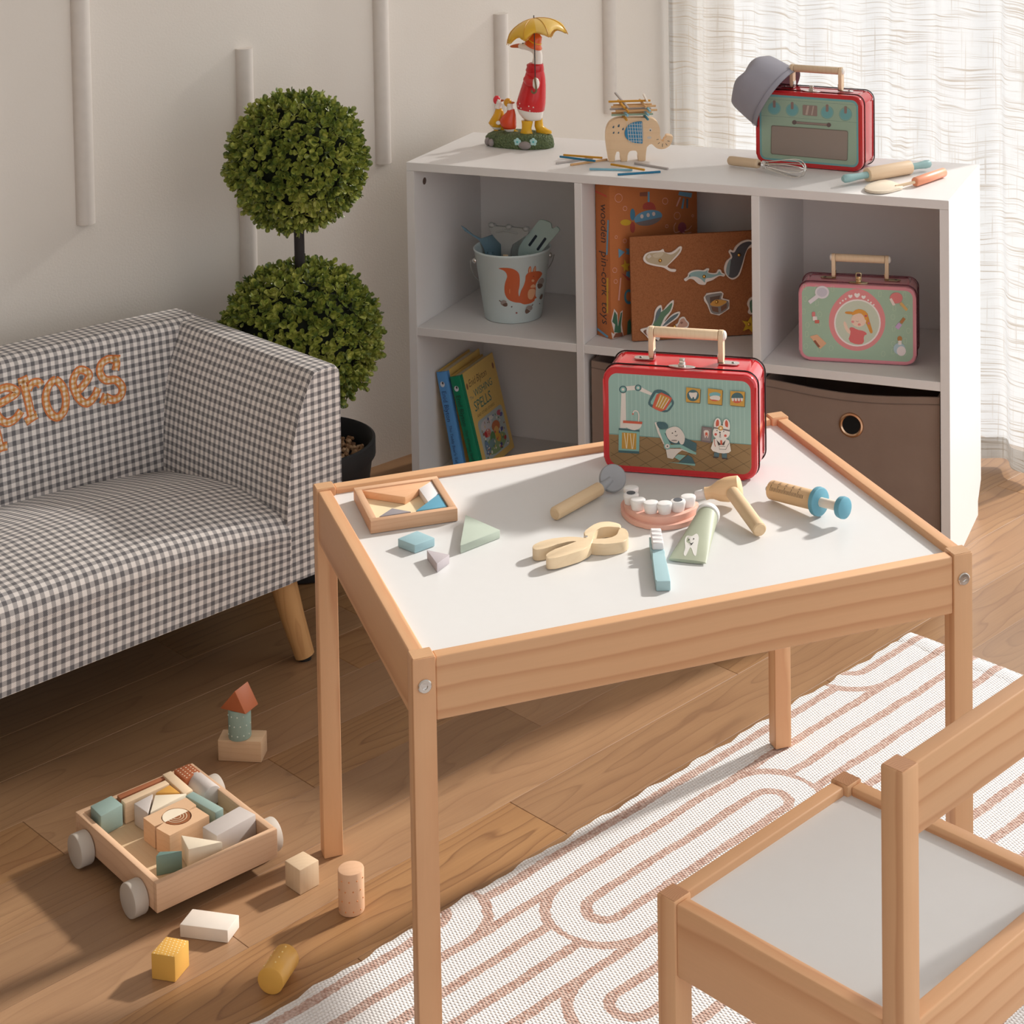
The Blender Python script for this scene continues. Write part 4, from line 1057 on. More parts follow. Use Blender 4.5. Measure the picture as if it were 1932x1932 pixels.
t2, f2, m2 = tool('toy_rake', 'grey toy rake head standing up in the middle of bucket', -.020, [(665, 200), (700, 165), (755, 175), (770, 215), (920, 225), (945, 200), (1000, 200), (1025, 232), (1180, 250), (1205, 220), (1265, 225), (1285, 260), (1265, 330), (1150, 410), (1030, 480), (1000, 560), (995, 760), (860, 760), (865, 480), (760, 380), (690, 290)], .007, (150, 152, 150))
for k in range(3): obj('tine', ball(.0062, (*f2.px(*zs(712 + 262 * k, 190 + 30 * k)), .003), (1, .8, .9), 14), m2, t2)
obj('ridge', tube([(*f2.px(*zs(790, 300)), .0042), (*f2.px(*zs(900, 270)), .005), (*f2.px(*zs(1110, 320)), .0042)], .0014, 8), m2, t2)
obj('handle', tube([(*f2.px(*zs(930, 640)), 0), (*f2.px(*zs(925, 1300)), .003)], .0062, 12), pale('y'), t2)
t3, f3, m3 = tool('toy_fork', 'pale green toy fork with slots leaning on bucket rim', -.008, rquad([(1110, 640), (1130, 520), (1210, 400), (1330, 250), (1440, 110), (1540, 130), (1610, 165), (1625, 260), (1700, 215), (1750, 270), (1640, 400), (1490, 570), (1420, 650), (1380, 760), (1150, 760)], .25), .004, (164, 186, 182))
for a, b_ in (((1395, 350), (1280, 510)), ((1535, 390), (1405, 575))):
    p, q = f3.px(*zs(*a)), f3.px(*zs(*b_)); obj('slot', prism(rquad(seg2(p, q, .0048), .4), .0016, .0024), paint(34, 44, 56, .7), t3)
obj('handle', tube([(*f3.px(*zs(1260, 640)), -.001), (*f3.px(*zs(1120, 1300)), .004)], .006, 12), m3, t3)

# ---- books leaning on the left panel
BY = .064; fb = shfr(BY)
def book(label, ptl, tilt, w, h, d, spine, cover, shapes_spine, shapes_cover):
    xt, zt = fb.px(*ptl)
    h = (zt - .0275) / math.cos(tilt)
    M = SM @ T(xt + h * math.sin(tilt), BY, .0275) @ R(-tilt, 'Y')
    t = thing('book', label, 'book', M, 'childrens books in the lower left cube')
    cv = paint(*cover, .45, .4); spm = paint(*spine, .45, .4)
    obj('front_cover', box(w - .0022, w, .004, d, 0, h, .0004, 1), cv, t)
    obj('back_cover', box(0, .0022, .004, d, 0, h, .0004, 1), cv, t)
    sp_bm = prism([(0, .0045), (.002, .001), (w * .5, -.0012), (w - .002, .001), (w, .0045), (w - .0022, .0045), (.0022, .0045)], 0, h)
    obj('spine', sp_bm, spm, t)
    obj('spine_joint', box(w - .0003, w + .0004, .003, .011, 0, h), spm, t)
    obj('pages', box(.0023, w - .0023, .0046, d - .004, .003, h - .004), paint(236, 224, 196, .8), t)
    flatprint('spine_print', [(c, [[(x, y * 1.) for x, y in p] for p in (pl if hasattr(pl[0][0], '__len__') else [pl])]) for c, pl in shapes_spine(w, h)], t, T(0, -.0013, 0) @ R(PI / 2, 'X'))
    if shapes_cover: flatprint('cover_print', shapes_cover(d, h), t, T(w, 0, 0) @ R(PI / 2, 'Z') @ R(PI / 2, 'X'))
    return t
def spine_txt(title, col):
    def f(w, h):
        # text runs down the spine
        L = lambda s, size, z: textshapes(s, size, w * .5 - size * .33, z, -PI / 2)
        return [((210, 214, 220), circ(w * .5, h - .022, .0045, .0052, 14)), ((60, 60, 66), circ(w * .5 + .001, h - .020, .002, .0026, 10)), (col, L('Enid Blyton', .0125, h - .034)), (col, L(title, .0078, h - .098))]
    return f
def wish_cover(d, h):
    sx = 1.
    o = [((226, 190, 108), [(.0115, 0), (d, 0), (d, h), (.0115, h)])]
    o.append(((120, 84, 40), textshapes('Enid Blyton', .019, .024, h - .030, 0.0, .92, .95, .2)))
    o.append(((80, 110, 110), textshapes('The', .009, .018, h - .052)))
    o.append(((48, 112, 104), textshapes('WISHING', .019, .036, h - .052, 0, .95)))
    o.append(((48, 112, 104), textshapes('SPELLS', .026, .026, h - .076, 0, .95)))
    o.append(((120, 84, 40), textshapes('AND OTHER STORIES', .0075, .030, h - .088)))
    o.append(((150, 96, 60), circ(.018, h - .026, .0035, .006, 12))); o.append(((150, 96, 60), circ(d - .010, h - .022, .0035, .006, 12)))
    px0, px1, pz0, pz1 = .024, d - .012, .012, h - .094
    o.append(((178, 190, 190), rrect(px0, px1, pz0, pz1, .008, 4)))
    r = random.Random(9)
    w_, h_ = px1 - px0, pz1 - pz0
    for cx, cy, rx, ry, c in ((.5, .25, .42, .22, (138, 164, 116)), (.3, .8, .22, .14, (206, 200, 202)), (.28, .6, .12, .10, (216, 132, 118)), (.2, .6, .05, .08, (190, 40, 50)), (.62, .62, .16, .13, (196, 110, 64)), (.60, .50, .10, .12, (224, 170, 96)), (.62, .36, .09, .14, (222, 168, 60)), (.42, .45, .10, .12, (92, 136, 84)), (.36, .32, .12, .10, (120, 150, 150)), (.8, .46, .07, .05, (84, 84, 140)), (.66, .12, .05, .07, (70, 76, 140)), (.86, .22, .05, .05, (188, 56, 56)), (.82, .86, .07, .06, (196, 92, 110)), (.9, .78, .06, .05, (96, 88, 150)), (.15, .3, .08, .2, (110, 140, 170)), (.5, .88, .10, .05, (220, 214, 206))):
        o.append((c, [(px0 + w_ * x, pz0 + h_ * y) for x, y in circ(cx, cy, rx, ry, 14, rot=r.uniform(-20, 20)) if True]))
    for i in range(60):
        x, y = px0 + w_ * r.uniform(.06, .94), pz0 + h_ * r.uniform(.04, .92)
        o.append((r.choice([(206, 84, 70), (92, 130, 80), (226, 190, 90), (96, 110, 160), (236, 226, 210), (150, 96, 66)]), circ(x, y, r.uniform(.001, .0032), r.uniform(.001, .0032), 8)))
    return o
book('blue-spined children\'s book with yellow cover leaning on shelf side', (821, 703), math.radians(10.5), .0225, .2, .140, (88, 148, 206), (226, 190, 108), spine_txt('The Teddy Bear\'s Tail', (44, 72, 120)), None)
book('green-spined children\'s book showing its yellow illustrated cover', (846.5, 712), math.radians(13.5), .0225, .2, .140, (20, 128, 92), (226, 190, 108), spine_txt('The Wishing Spells', (20, 66, 52)), wish_cover)

# ---- orange toy box and cork board in the middle cube
CK = (182, 100, 52)
A = at(1153.5, 641, MZ1); Lp = at(1121.5, 630, MZ1)
sd_ = (Lp - A); sd_.z = 0; BT = sd_.length * .84; e1 = -sd_.normalized()                      # spine runs along e1 (left to corner)
e2 = Vector((-e1.y, e1.x, 0))                                                            # front runs into the shelf
BXH = .2700
n_ = Vector((e2.y, -e2.x, 0))
# how far the front reaches: right edge seen at px x = 1316 near the top
BXL = Fr(A, e2, (0, 0, 1)).px(1316, 420)[0]
def kraft(name, c):
    t = NT(name); t.set(.75, .25); v = t.coord(); n = t.noise(v, 420, 2, .6); n2 = t.noise(v, 30, 3)
    t.color(t.mix(n * .5 + n2 * .3, S(*c), scl(S(*c), .72))); t.bump(n, .1, .0006); return t.m
bxM = Matrix(((e2.x, -e1.x, 0, A.x), (e2.y, -e1.y, 0, A.y), (0, 0, 1, MZ1 + .0004), (0, 0, 0, 1)))   # x along front, y along spine (to the left)
bxo = thing('pin_cork_toy_box', 'orange cardboard toy box with sea pictures standing in middle cube', 'toy box', bxM)
obj('carton', box(0, BXL, 0, BT, 0, BXH, .0012, 2), kraft('orange_card', (200, 122, 72)), bxo)
zk = zoom(1090, 330, 5.52)
ff = Fr(A, e2, (0, 0, 1)); fs = Fr(A, e1, (0, 0, 1))
K = lambda pts: [ff.px(*zk(*p)) for p in pts]; Ks = lambda pts: [fs.px(*zk(*p)) for p in pts]
BB, BW, BR, BG, BY_, LP_ = (108, 160, 190), (232, 214, 204), (176, 74, 62), (130, 118, 116), (214, 172, 44), (226, 168, 150)
def ringK(x, y, r, f=K): return stroke2(f(circ(x, y, r, r * 1.15, 20)), .0009, True)
shf = [(LP_, sum([ringK(*q) for q in ((425, 243, 38), (492, 352, 20), (910, 275, 28), (1035, 428, 32), (1197, 428, 10), (400, 650, 13), (490, 690, 18), (385, 995, 22), (395, 1112, 18), (927, 537, 14))], [])),
  (BB, K([(728, 178), (748, 178), (748, 285), (728, 285)])), ((140, 84, 66), K([(645, 185), (725, 178), (722, 225), (645, 225)])), (BR, K([(680, 362)] + circ(740, 340, 66, 56, 14, 190, 350) + [(815, 362)])), 
  (BB, K(circ(733, 448, 148, 76, 26, rot=-12))), (BG, K([p for p in circ(733, 452, 144, 76, 26, rot=-12) if p[1] > 460 - (p[0] - 733) * .25])), (BW, K(circ(667, 434, 17, 22, 12))), (BW, K(circ(732, 420, 17, 22, 12))), (BW, K(circ(790, 408, 17, 22, 12))),
  ((70, 130, 160), K(circ(570, 415, 26, 62, 16))), (BY_, K(circ(498, 498, 56, 32, 16))), (BR, K(circ(570, 548, 26, 58, 16))),
  (BB, K([(1055, 175), (1190, 190), (1180, 240), (1045, 212)])), (LP_, K([(1058, 230), (1075, 235), (1035, 330), (1020, 328)])), (BB, K([(1095, 245), (1110, 247), (1095, 355), (1076, 350)])), ((80, 110, 130), K([(1130, 248), (1148, 250), (1145, 350), (1128, 348)])),
  ((150, 70, 84), K(circ(1085, 550, 44, 56, 16))), (LP_, sum([stroke2(K(catmull(q, 4)), .0016) for q in ([(1060, 590), (1010, 600), (1000, 540), (1020, 500)], [(1110, 580), (1150, 570), (1185, 530)], [(1090, 600), (1120, 612), (1180, 600)])], [])),
  (BB, K([(420, 768), (488, 805), (425, 868)])), (BB, K([(495, 768), (545, 770), (545, 835), (498, 825), (510, 800)])), (BY_, K([(485, 880), (505, 925), (550, 925), (520, 960), (530, 1010), (495, 985), (480, 1012), (475, 965), (445, 945), (480, 930)])), (BB, K([(505, 1010), (550, 1000), (550, 1080), (500, 1050)])), (BR, K([(450, 1020), (500, 1050), (545, 1100), (520, 1100)])),
  (LP_, K([(438, 1072), (452, 1075), (432, 1310), (416, 1308)])), ((80, 140, 160), stroke2(K(circ(530, 1270, 40, 65, 16)), .0045, True)), (BW, K([(345, 1640), (380, 1660), (345, 1520), (375, 1395), (410, 1440), (420, 1560), (440, 1430), (465, 1410), (455, 1560), (470, 1660), (475, 1690), (360, 1712)])), ((66, 110, 84), K([(375, 1640), (385, 1560), (355, 1530), (380, 1420), (405, 1460), (415, 1580), (445, 1440), (460, 1430), (445, 1580), (450, 1650)])), ((130, 74, 50), K([(365, 1700), (390, 1650), (460, 1640), (470, 1680)])), ((66, 110, 84), K([(510, 1670), (515, 1530), (540, 1500), (552, 1540), (552, 1670)]))]
def cutall(sh_, a, b_, c):
    out = []
    for col_, pl in sh_:
        pl = pl if hasattr(pl[0][0], '__len__') else [pl]
        pl = [q for q in (clip(p, a, b_, c) for p in pl) if len(q) > 2]
        if pl: out.append((col_, pl))
    return out
flatprint('front_print', cutall(cutall(shf, 0, 1, -.001), -1, 0, BXL - .001), bxo, R(PI / 2, 'X'))
ssp = []
for word, z0p, z1p in (('wooden', 300, 700), ('pin-cork', 790, 1255), ('toys', 1315, 1545)):
    a_, b_ = fs.px(*zk(245, z0p)), fs.px(*zk(245, z1p)); L_ = abs(a_[1] - b_[1])
    tx = textshapes(word, .030, 0, 0); wd = max(p[0] for t_ in tx for p in t_)
    k = L_ / wd
    ssp.append(((58, 40, 36), [[(BT * .36 + p[1] * .95 - BT * .0 - .006, a_[1] - p[0] * k) for p in t_] for t_ in tx]))
    ssp[-1] = ((58, 40, 36), [[(-BT * .52 + p[1] * .9 - .004, a_[1] - p[0] * k) for p in t_] for t_ in tx])
ssp += [((206, 80, 50), Ks([(180, 160), (300, 215), (305, 238), (180, 180)])), (BB, Ks([(310, 470), (326, 475), (312, 835), (296, 835)])), (BY_, Ks([(302, 1075), (320, 1075), (318, 1445), (302, 1440)])), (BB, Ks([(188, 1580), (320, 1680), (315, 1705), (190, 1605)]))]
flatprint('spine_print', cutall(cutall(ssp, 1, 0, BT - .001), 0, 1, -.001), bxo, Matrix(((0, 0, -1, 0), (-1, 0, 0, 0), (0, 1, 0, 0), (0, 0, 0, 1))))
def cork():
    t = NT('cork'); t.set(.9, .15); v = t.coord(); a = t.voro(v, 420); n = t.noise(v, 700, 2, .7)
    t.color(t.mix(n * .7 + a * .4, S(190, 126, 84), S(132, 82, 52))); t.bump(n, .35, .0012); return t.m
A2 = at(1193, 646, MZ1); B2 = at(1415, 633, MZ1); ed = (B2 - A2); ed.z = 0; ed.normalize(); en = Vector((ed.y, -ed.x, 0))   # en: towards the viewer
lean = math.radians(6.); up = Vector((0, 0, math.cos(lean))) - en * math.sin(lean)
cf = Fr(A2 + Vector((0, 0, .0016)), ed, up); CM_ = cf.mat()
cw = .250; chh = cf.px(1188, 447)[1]
cb = thing('cork_board', 'brown cork board with pinned sea animals in middle cube', 'cork board', CM_)
obj('board', box(0, cw, 0, chh, -.008, 0, .0006, 1), cork(), cb)
Kc = lambda pts: [cf.px(*zk(*p)) for p in pts]
def cutout(name, label, pts, art, pin=None, n=4, border=(232, 222, 214), sm=True):
    o = catmull(Kc(pts), n, True) if sm else Kc(pts)
    t = thing(name, label, 'toy piece', CM_, 'wooden pieces pinned to the cork board')
    obj('plywood', prism(o, .0004, .0036), paint(*border, .5, .4), t)
    flatprint('picture', [(c, (catmull(Kc(p), 3, True) if len(p) > 4 else Kc(p))) for c, p in art], t, T(0, 0, .0036))
    if pin: obj('tack', ball(.0032, (*cf.px(*zk(*pin)), .0042), (1, 1, .7), 14), BRASS, t)
    return t
cutout('manta_ray_piece', 'beige wooden manta ray pinned top left of cork board', [(680, 862), (700, 822), (740, 802), (775, 792), (850, 786), (888, 770), (905, 802), (960, 806), (1010, 780), (1052, 745), (1080, 745), (1074, 790), (1030, 850), (960, 918), (932, 950), (965, 975), (1018, 980), (1010, 1005), (955, 1000), (890, 962), (800, 945), (720, 922), (685, 892)],
       [((190, 172, 140), [(700, 860), (730, 818), (790, 808), (890, 800), (960, 826), (1020, 800), (1062, 760), (1050, 800), (990, 870), (925, 938), (880, 940), (790, 925), (725, 902)]), ((206, 192, 164), [(780, 830), (850, 800), (890, 815), (860, 850), (800, 860)]), ((214, 204, 190), [(715, 850), (745, 820), (765, 845), (735, 870)])], (855, 888))
cutout('dolphin_piece', 'pale teal wooden dolphin pinned mid cork board', [(1104, 1082), (1140, 1055), (1150, 1020), (1190, 995), (1250, 986), (1305, 990), (1342, 970), (1366, 976), (1356, 1010), (1400, 1020), (1440, 1015), (1458, 985), (1486, 986), (1500, 1015), (1530, 1030), (1518, 1055), (1470, 1050), (1400, 1092), (1342, 1112), (1322, 1140), (1265, 1136), (1230, 1112), (1200, 1086), (1160, 1080), (1122, 1104)],
       [((140, 176, 176), [(1118, 1082), (1150, 1060), (1160, 1028), (1200, 1006), (1260, 998), (1320, 1002), (1350, 985), (1350, 1018), (1410, 1032), (1450, 1025), (1470, 998), (1495, 1028), (1515, 1040), (1465, 1040), (1390, 1068), (1330, 1075), (1320, 1118), (1290, 1090), (1240, 1060), (1180, 1055)]), ((70, 70, 76), [(1158, 1042), (1168, 1042), (1168, 1052), (1158, 1052)])], (1312, 1054))
cutout('whale_piece', 'dark grey wooden whale pinned by right edge of cork board', [(1522, 960), (1545, 895), (1588, 850), (1568, 800), (1585, 775), (1615, 786), (1640, 742), (1700, 692), (1770, 672), (1830, 690), (1840, 740), (1790, 756), (1762, 780), (1742, 832), (1718, 930), (1680, 1040), (1620, 1085), (1570, 1070), (1530, 1020)],
       [((74, 76, 84), [(1545, 1000), (1560, 920), (1605, 855), (1585, 800), (1625, 805), (1660, 750), (1710, 708), (1775, 690), (1815, 705), (1770, 750), (1735, 830), (1706, 930), (1665, 1035), (1610, 1070), (1562, 1050)]), ((136, 156, 160), [(1540, 1000), (1555, 920), (1590, 870), (1580, 960), (1572, 1040), (1555, 1040)])], (1676, 830))
cutout('treasure_chest_piece', 'wooden treasure chest pinned low on the cork board', [(1310, 1272), (1340, 1230), (1490, 1210), (1515, 1230), (1505, 1282), (1575, 1300), (1575, 1390), (1470, 1460), (1380, 1440), (1345, 1350), (1315, 1310)],
       [((134, 128, 124), [(1325, 1275), (1350, 1245), (1480, 1225), (1500, 1240), (1490, 1290), (1562, 1310), (1560, 1385), (1468, 1445), (1390, 1428), (1358, 1345)]), ((88, 62, 48), [(1372, 1270), (1480, 1250), (1470, 1300), (1375, 1330)]), ((214, 154, 60), [(1375, 1350), (1420, 1300), (1490, 1296), (1550, 1316), (1470, 1365)]), ((120, 76, 48), [(1385, 1365), (1458, 1375), (1462, 1430), (1400, 1415)]), ((120, 76, 48), [(1485, 1370), (1548, 1330), (1548, 1380), (1490, 1420)])], (1442, 1318), 1, sm=False)
cutout('seaweed_piece', 'green wooden seaweed pinned at the lower left of cork board', [(648, 1610), (700, 1590), (760, 1570), (790, 1500), (800, 1420), (830, 1370), (868, 1355), (882, 1410), (930, 1350), (990, 1300), (996, 1340), (970, 1420), (920, 1490), (905, 1525), (980, 1450), (1060, 1420), (1042, 1480), (962, 1540), (900, 1592), (862, 1660), (842, 1722), (800, 1700), (740, 1705), (700, 1662)],
       [((84, 124, 92), [(780, 1560), (830, 1450), (900, 1400), (980, 1325), (960, 1410), (900, 1480), (860, 1570), (820, 1640), (780, 1620)]), ((86, 106, 112), [(800, 1530), (815, 1430), (860, 1375), (860, 1430), (825, 1500)]), ((86, 106, 112), [(880, 1570), (960, 1480), (1045, 1436), (1020, 1480), (940, 1540)]), ((120, 76, 54), [(680, 1620), (760, 1600), (830, 1640), (800, 1690), (720, 1670)])], (1005, 1576), 3)
cutout('shell_piece', 'pink wooden shell pinned beside the green seaweed', [(1040, 1540), (1060, 1490), (1105, 1475), (1130, 1510), (1155, 1540), (1140, 1585), (1080, 1600), (1020, 1606), (1000, 1570)],
       [((206, 158, 136), [(1050, 1545), (1068, 1502), (1102, 1490), (1122, 1520), (1142, 1545), (1130, 1575), (1075, 1588), (1025, 1592)]), ((150, 104, 84), [(1060, 1535), (1080, 1520), (1095, 1535), (1075, 1550)])])
st = []
for k in range(10):
    a = math.radians(-90 + 36 * k + 12); r = 88 if k % 2 == 0 else 38; st.append((1785 + r * math.cos(a), 1560 + r * 1.05 * math.sin(a)))
cutout('starfish_piece', 'yellow wooden starfish pinned at lower right of cork board', st, [], (1780, 1552), 2, (214, 176, 44))
cutout('turtle_piece', 'green wooden turtle half hidden at right edge of board', [(1762, 1340), (1790, 1280), (1840, 1270), (1850, 1330), (1850, 1420), (1800, 1450), (1770, 1430), (1780, 1390)], [((78, 116, 90), [(1785, 1340), (1800, 1300), (1835, 1290), (1840, 1350), (1838, 1410), (1800, 1430)])], None, 3)

# ================================================================ ON TOP OF THE SHELF
# ---- chef hat hung over the corner of the oven case
HATF = fr2
hz = zoom(1380, 80, 6.44)
r0 = Vector((*HATF.px(*hz(684, 388)), 0)); r1 = Vector((*HATF.px(*hz(296, 1072)), 0))
rc = (r0 + r1) / 2; rr = (r0 - r1).length / 2
axd = Vector((-(r0 - r1).y, (r0 - r1).x, 0)).normalized()
if axd.x > 0: axd = -axd
hb = bm_new(); nA = 48
prof = [(rr, 0), (rr * .985, .012), (rr * .96, .028), (rr * .93, .044), (rr * .89, .058), (rr * .80, .066), (rr * .58, .071), (rr * .28, .073), (.002, .0735)]
prof = catmull(prof, 3)
inn = [(max(r - .0022, .001), max(z - .0022, 0)) for r, z in reversed(prof)]
rings = []
for j, (r, z) in enumerate(prof + inn):
    ring = []
    for i in range(nA):
        a = 2 * PI * i / nA
        jj = j if j < len(prof) else len(prof) + len(inn) - 1 - j
        w = max(0, (jj - 6)) / 18
        k = 1 + w * (.035 * math.sin(a * 7 + 1) + .03 * math.sin(a * 3 + 2.)); zz = z + w * .004 * math.sin(a * 5)
        ring.append(hb.verts.new((r * k * math.cos(a), r * k * math.sin(a), zz)))
    rings.append(ring)
for Ra, Rb in zip(rings, rings[1:]):
    for i in range(nA): hb.faces.new((Ra[i], Ra[(i + 1) % nA], Rb[(i + 1) % nA], Rb[i]))
bmesh.ops.recalc_face_normals(hb, faces=hb.faces[:])
HW = HATF.mat()
yax = Vector((0, 0, 1)); xax = yax.cross(axd)
Hl = Matrix(((xax.x, yax.x, axd.x, rc.x), (xax.y, yax.y, axd.y, rc.y), (xax.z, yax.z, axd.z, -.033), (0, 0, 0, 1))) @ Matrix.Diagonal((1, 1.22, 1, 1))
hat = thing('chef_hat', 'grey fabric chef hat hung over the corner of oven case', 'hat', HW @ Hl)
obj('crown', hb, fabric('hat_cotton', (162, 160, 168), (146, 144, 154)), hat, None, 70)
obj('hem_stitch', tube([((rr + .0004) * math.cos(2 * PI * i / 60), (rr + .0004) * math.sin(2 * PI * i / 60), .009) for i in range(60)], .0005, 6, closed=True), paint(132, 130, 140, .9), hat)

# ---- helpers for round things lying on a surface
def along(p, q):
    """matrix with local z running from p to q"""
    d = (q - p).normalized(); return T(*p) @ d.to_track_quat('Z', 'Y').to_matrix().to_4x4()
# ---- whisk
zw = SH
p0 = at(1376, 303, zw + .0092) ; p1 = at(1446, 318, zw + .008); p2 = at(1519, 320, zw + .0175)
dirw = (p2 - p0); Lw = dirw.length
WMt = along(p0 + Vector((0, 0, .0004)), p2)
wh = thing('whisk', 'small toy whisk with wooden handle lying before the oven case', 'whisk', WMt)
hl = Lw * .40
obj('handle', lathe([(0, 0), (.0060, .0), (.0078, .002), (.0082, .008), (.0080, hl - .004), (.0072, hl - .001), (.0060, hl), (0, hl)], 28), pale('z'), wh)
obj('ferrule', cyl(.0028, hl - .001, hl + .010, 0, 16), paint(110, 86, 70, .4, .5, .8), wh)
obj('wire_coil', tube([(.0062 * math.cos(a), .0062 * math.sin(a), hl + .009 + .0002 * i) for i, a in enumerate([k * PI / 8 for k in range(48)])], .0010, 6), CHROME, wh)
for k in range(4):
    a = PI * k / 4 + .3; ps = []
    z0, z1 = hl + .008, Lw
    prof = catmull([(.004, z0), (.010, z0 + (z1 - z0) * .35), (.0155, z0 + (z1 - z0) * .72), (.0125, z0 + (z1 - z0) * .92), (0, z1), (-.0125, z0 + (z1 - z0) * .92), (-.0155, z0 + (z1 - z0) * .72), (-.010, z0 + (z1 - z0) * .35), (-.004, z0)], 4)
    obj('wire_loop', tube([(r * math.cos(a), r * math.sin(a), z) for r, z in prof], .00095, 6), CHROME, wh)
# ---- rolling pin
q0 = at(1590, 338, SH + .0118); q1 = at(1755, 308.5, SH + .0118)
RM = along(q0, q1); Lr = (q1 - q0).length
rp_ = thing('rolling_pin', 'wooden toy rolling pin with teal handles on shelf top', 'rolling pin', RM)
a0, a1 = Lr * .27, Lr * .76
obj('roller', cyl(.0118, a0, a1, .0014, 36), pale('z'), rp_)
HTE = paint(150, 186, 185, .4, .4)
for s0, s1 in ((a0, 0.), (a1, Lr)):
    sg = 1 if s1 > s0 else -1; L = abs(s1 - s0)
    obj('handle', lathe([(0, s0), (.0058, s0), (.0056, s0 + sg * L * .4), (.0072, s0 + sg * L * .75), (.0068, s0 + sg * L * .92), (.004, s0 + sg * L), (0, s0 + sg * L)], 24), HTE, rp_)
# ---- spatula
s0 = at(1712, 347, SH + .006); s1 = at(1782, 324.5, SH + .0085)
h0 = at(1726, 343.5, SH + .0085)
SPM_ = along(h0, s1)
spa = thing('spatula', 'toy wooden spatula with orange handle at shelf front edge', 'spatula', T(*h0))
Ls = (s1 - h0).length; lm = T(*(-h0)) @ SPM_
obj('handle', xf(lathe([(0, 0), (.0062, 0), (.0078, .002), (.0080, Ls * .5), (.0078, Ls - .004), (.005, Ls), (0, Ls)], 28), lm), paint(232, 152, 116, .4, .4), spa)
tip = at(1690, 352, SH + .004)
obj('shaft', tube([h0 - h0, tip - h0], .0026, 12), pale('x'), spa)
zsp = zoom(1340, 82, 3.578)
bl = [at(*zsp(*p), SH + .004) - h0 for p in catmull([(1040, 978), (1080, 948), (1185, 922), (1300, 965), (1255, 985), (1180, 1002), (1085, 1000)], 3, True)]
obj('blade', prism([(v.x, v.y) for v in bl], SH + .0008 - h0.z, SH + .0052 - h0.z, .001, 2), wood('x', (240, 226, 204), (224, 204, 172), 120., .12), spa)

# ---- elephant balancing toy
ze = zoom(1130, 180, 12.075)
EA = at(*ze(230, 1521), SH); EB = at(*ze(1050, 1497), SH); ee = (EB - EA).normalized()
ef = Fr(EA, ee, (0, 0, 1)); EM = ef.mat()
Ke = lambda pts: [ef.px(*ze(*p)) for p in pts]
ele = thing('elephant_toy', 'wooden elephant stacking toy with blue checked ear on shelf top', 'toy', EM)
body = catmull([(235, 1519), (195, 1350), (158, 1100), (152, 880), (190, 700), (280, 590), (420, 527), (600, 517), (1000, 515), (1190, 520), (1300, 580), (1368, 690), (1395, 810), (1390, 950), (1440, 1072), (1498, 1012), (1540, 915), (1640, 925), (1688, 945), (1678, 1010), (1640, 1110), (1560, 1190), (1430, 1230), (1310, 1200), (1222, 1122), (1165, 1100), (1105, 1150), (1082, 1250), (1066, 1400), (1052, 1497), (900, 1501), (888, 1300), (848, 1267), (775, 1258), (700, 1275), (655, 1315), (640, 1508), (502, 1510), (482, 1305), (450, 1274), (412, 1276), (376, 1312), (352, 1517)], 3, True)
eb = Ke(body); zmin = min(p[1] for p in eb); eb = [(x, max(z, .0003)) for x, z in eb]
ETH = .018
obj('body', prism(eb, -ETH, 0, .0012, 2), wood('x', (228, 196, 158), (206, 168, 126), 120., .15), ele)
EBL = (44, 128, 170)
ear = Ke(catmull([(975, 592), (870, 596), (740, 628), (650, 700), (595, 800), (590, 900), (640, 990), (760, 1062), (880, 1085), (975, 1090), (992, 1070), (996, 850), (986, 650)], 3, True))
obj('ear', prism(ear, 0, .0022, .0006, 1), paint(*EBL, .5, .4), ele)
gl = []
for x in (650, 705, 760, 820, 880, 935, 975):
    gl += [clip(clip(clip(seg2((x - 10, 600), (x + 36 * (1 if x < 900 else .5), 1085), 10), 1, 0, -605), -1, 0, 985), 0, 1, -610 + 0)]
for y in (650, 725, 800, 885, 965, 1030): gl.append(seg2((640 + abs(y - 840) * .28, y), (982, y + 8), 10))
flatprint('ear_check', [((214, 214, 208), [Ke(g) for g in gl if len(g) > 2])], ele, T(0, 0, .0022))
ep = [((228, 216, 204), Ke(circ(1172, 785, 36, 38, 16))), ((40, 36, 40), Ke(circ(1170, 795, 15, 17, 12))), ((206, 196, 186), Ke(circ(1145, 962, 50, 30, 16)))]
def drop(x, y, s): return catmull([(x + s * .5, y - s * 1.5), (x + s * .8, y), (x + s * .4, y + s * .9), (x - s * .5, y + s * .9), (x - s * .9, y + s * .1)], 3, True)
for x, y, s in ((330, 722, 24), (450, 695, 28), (548, 768, 24), (335, 852, 22), (446, 852, 20)): ep.append(((52, 90, 108), Ke(drop(x, y, s))))
for a, b_ in (((1310, 1008), (1360, 1000)), ((1345, 1105), (1385, 1072)), ((1448, 1100), (1446, 1175)), ((1520, 1095), (1556, 1140)), ((1560, 1035), (1610, 1045))): ep.append(((80, 84, 84), Ke(seg2(a, b_, 13))))
for nm_, sl in (('eye_print', ep[:2]), ('cheek_print', ep[2:3]), ('drop_print', ep[3:8]), ('trunk_print', ep[8:])): flatprint(nm_, sl, ele)
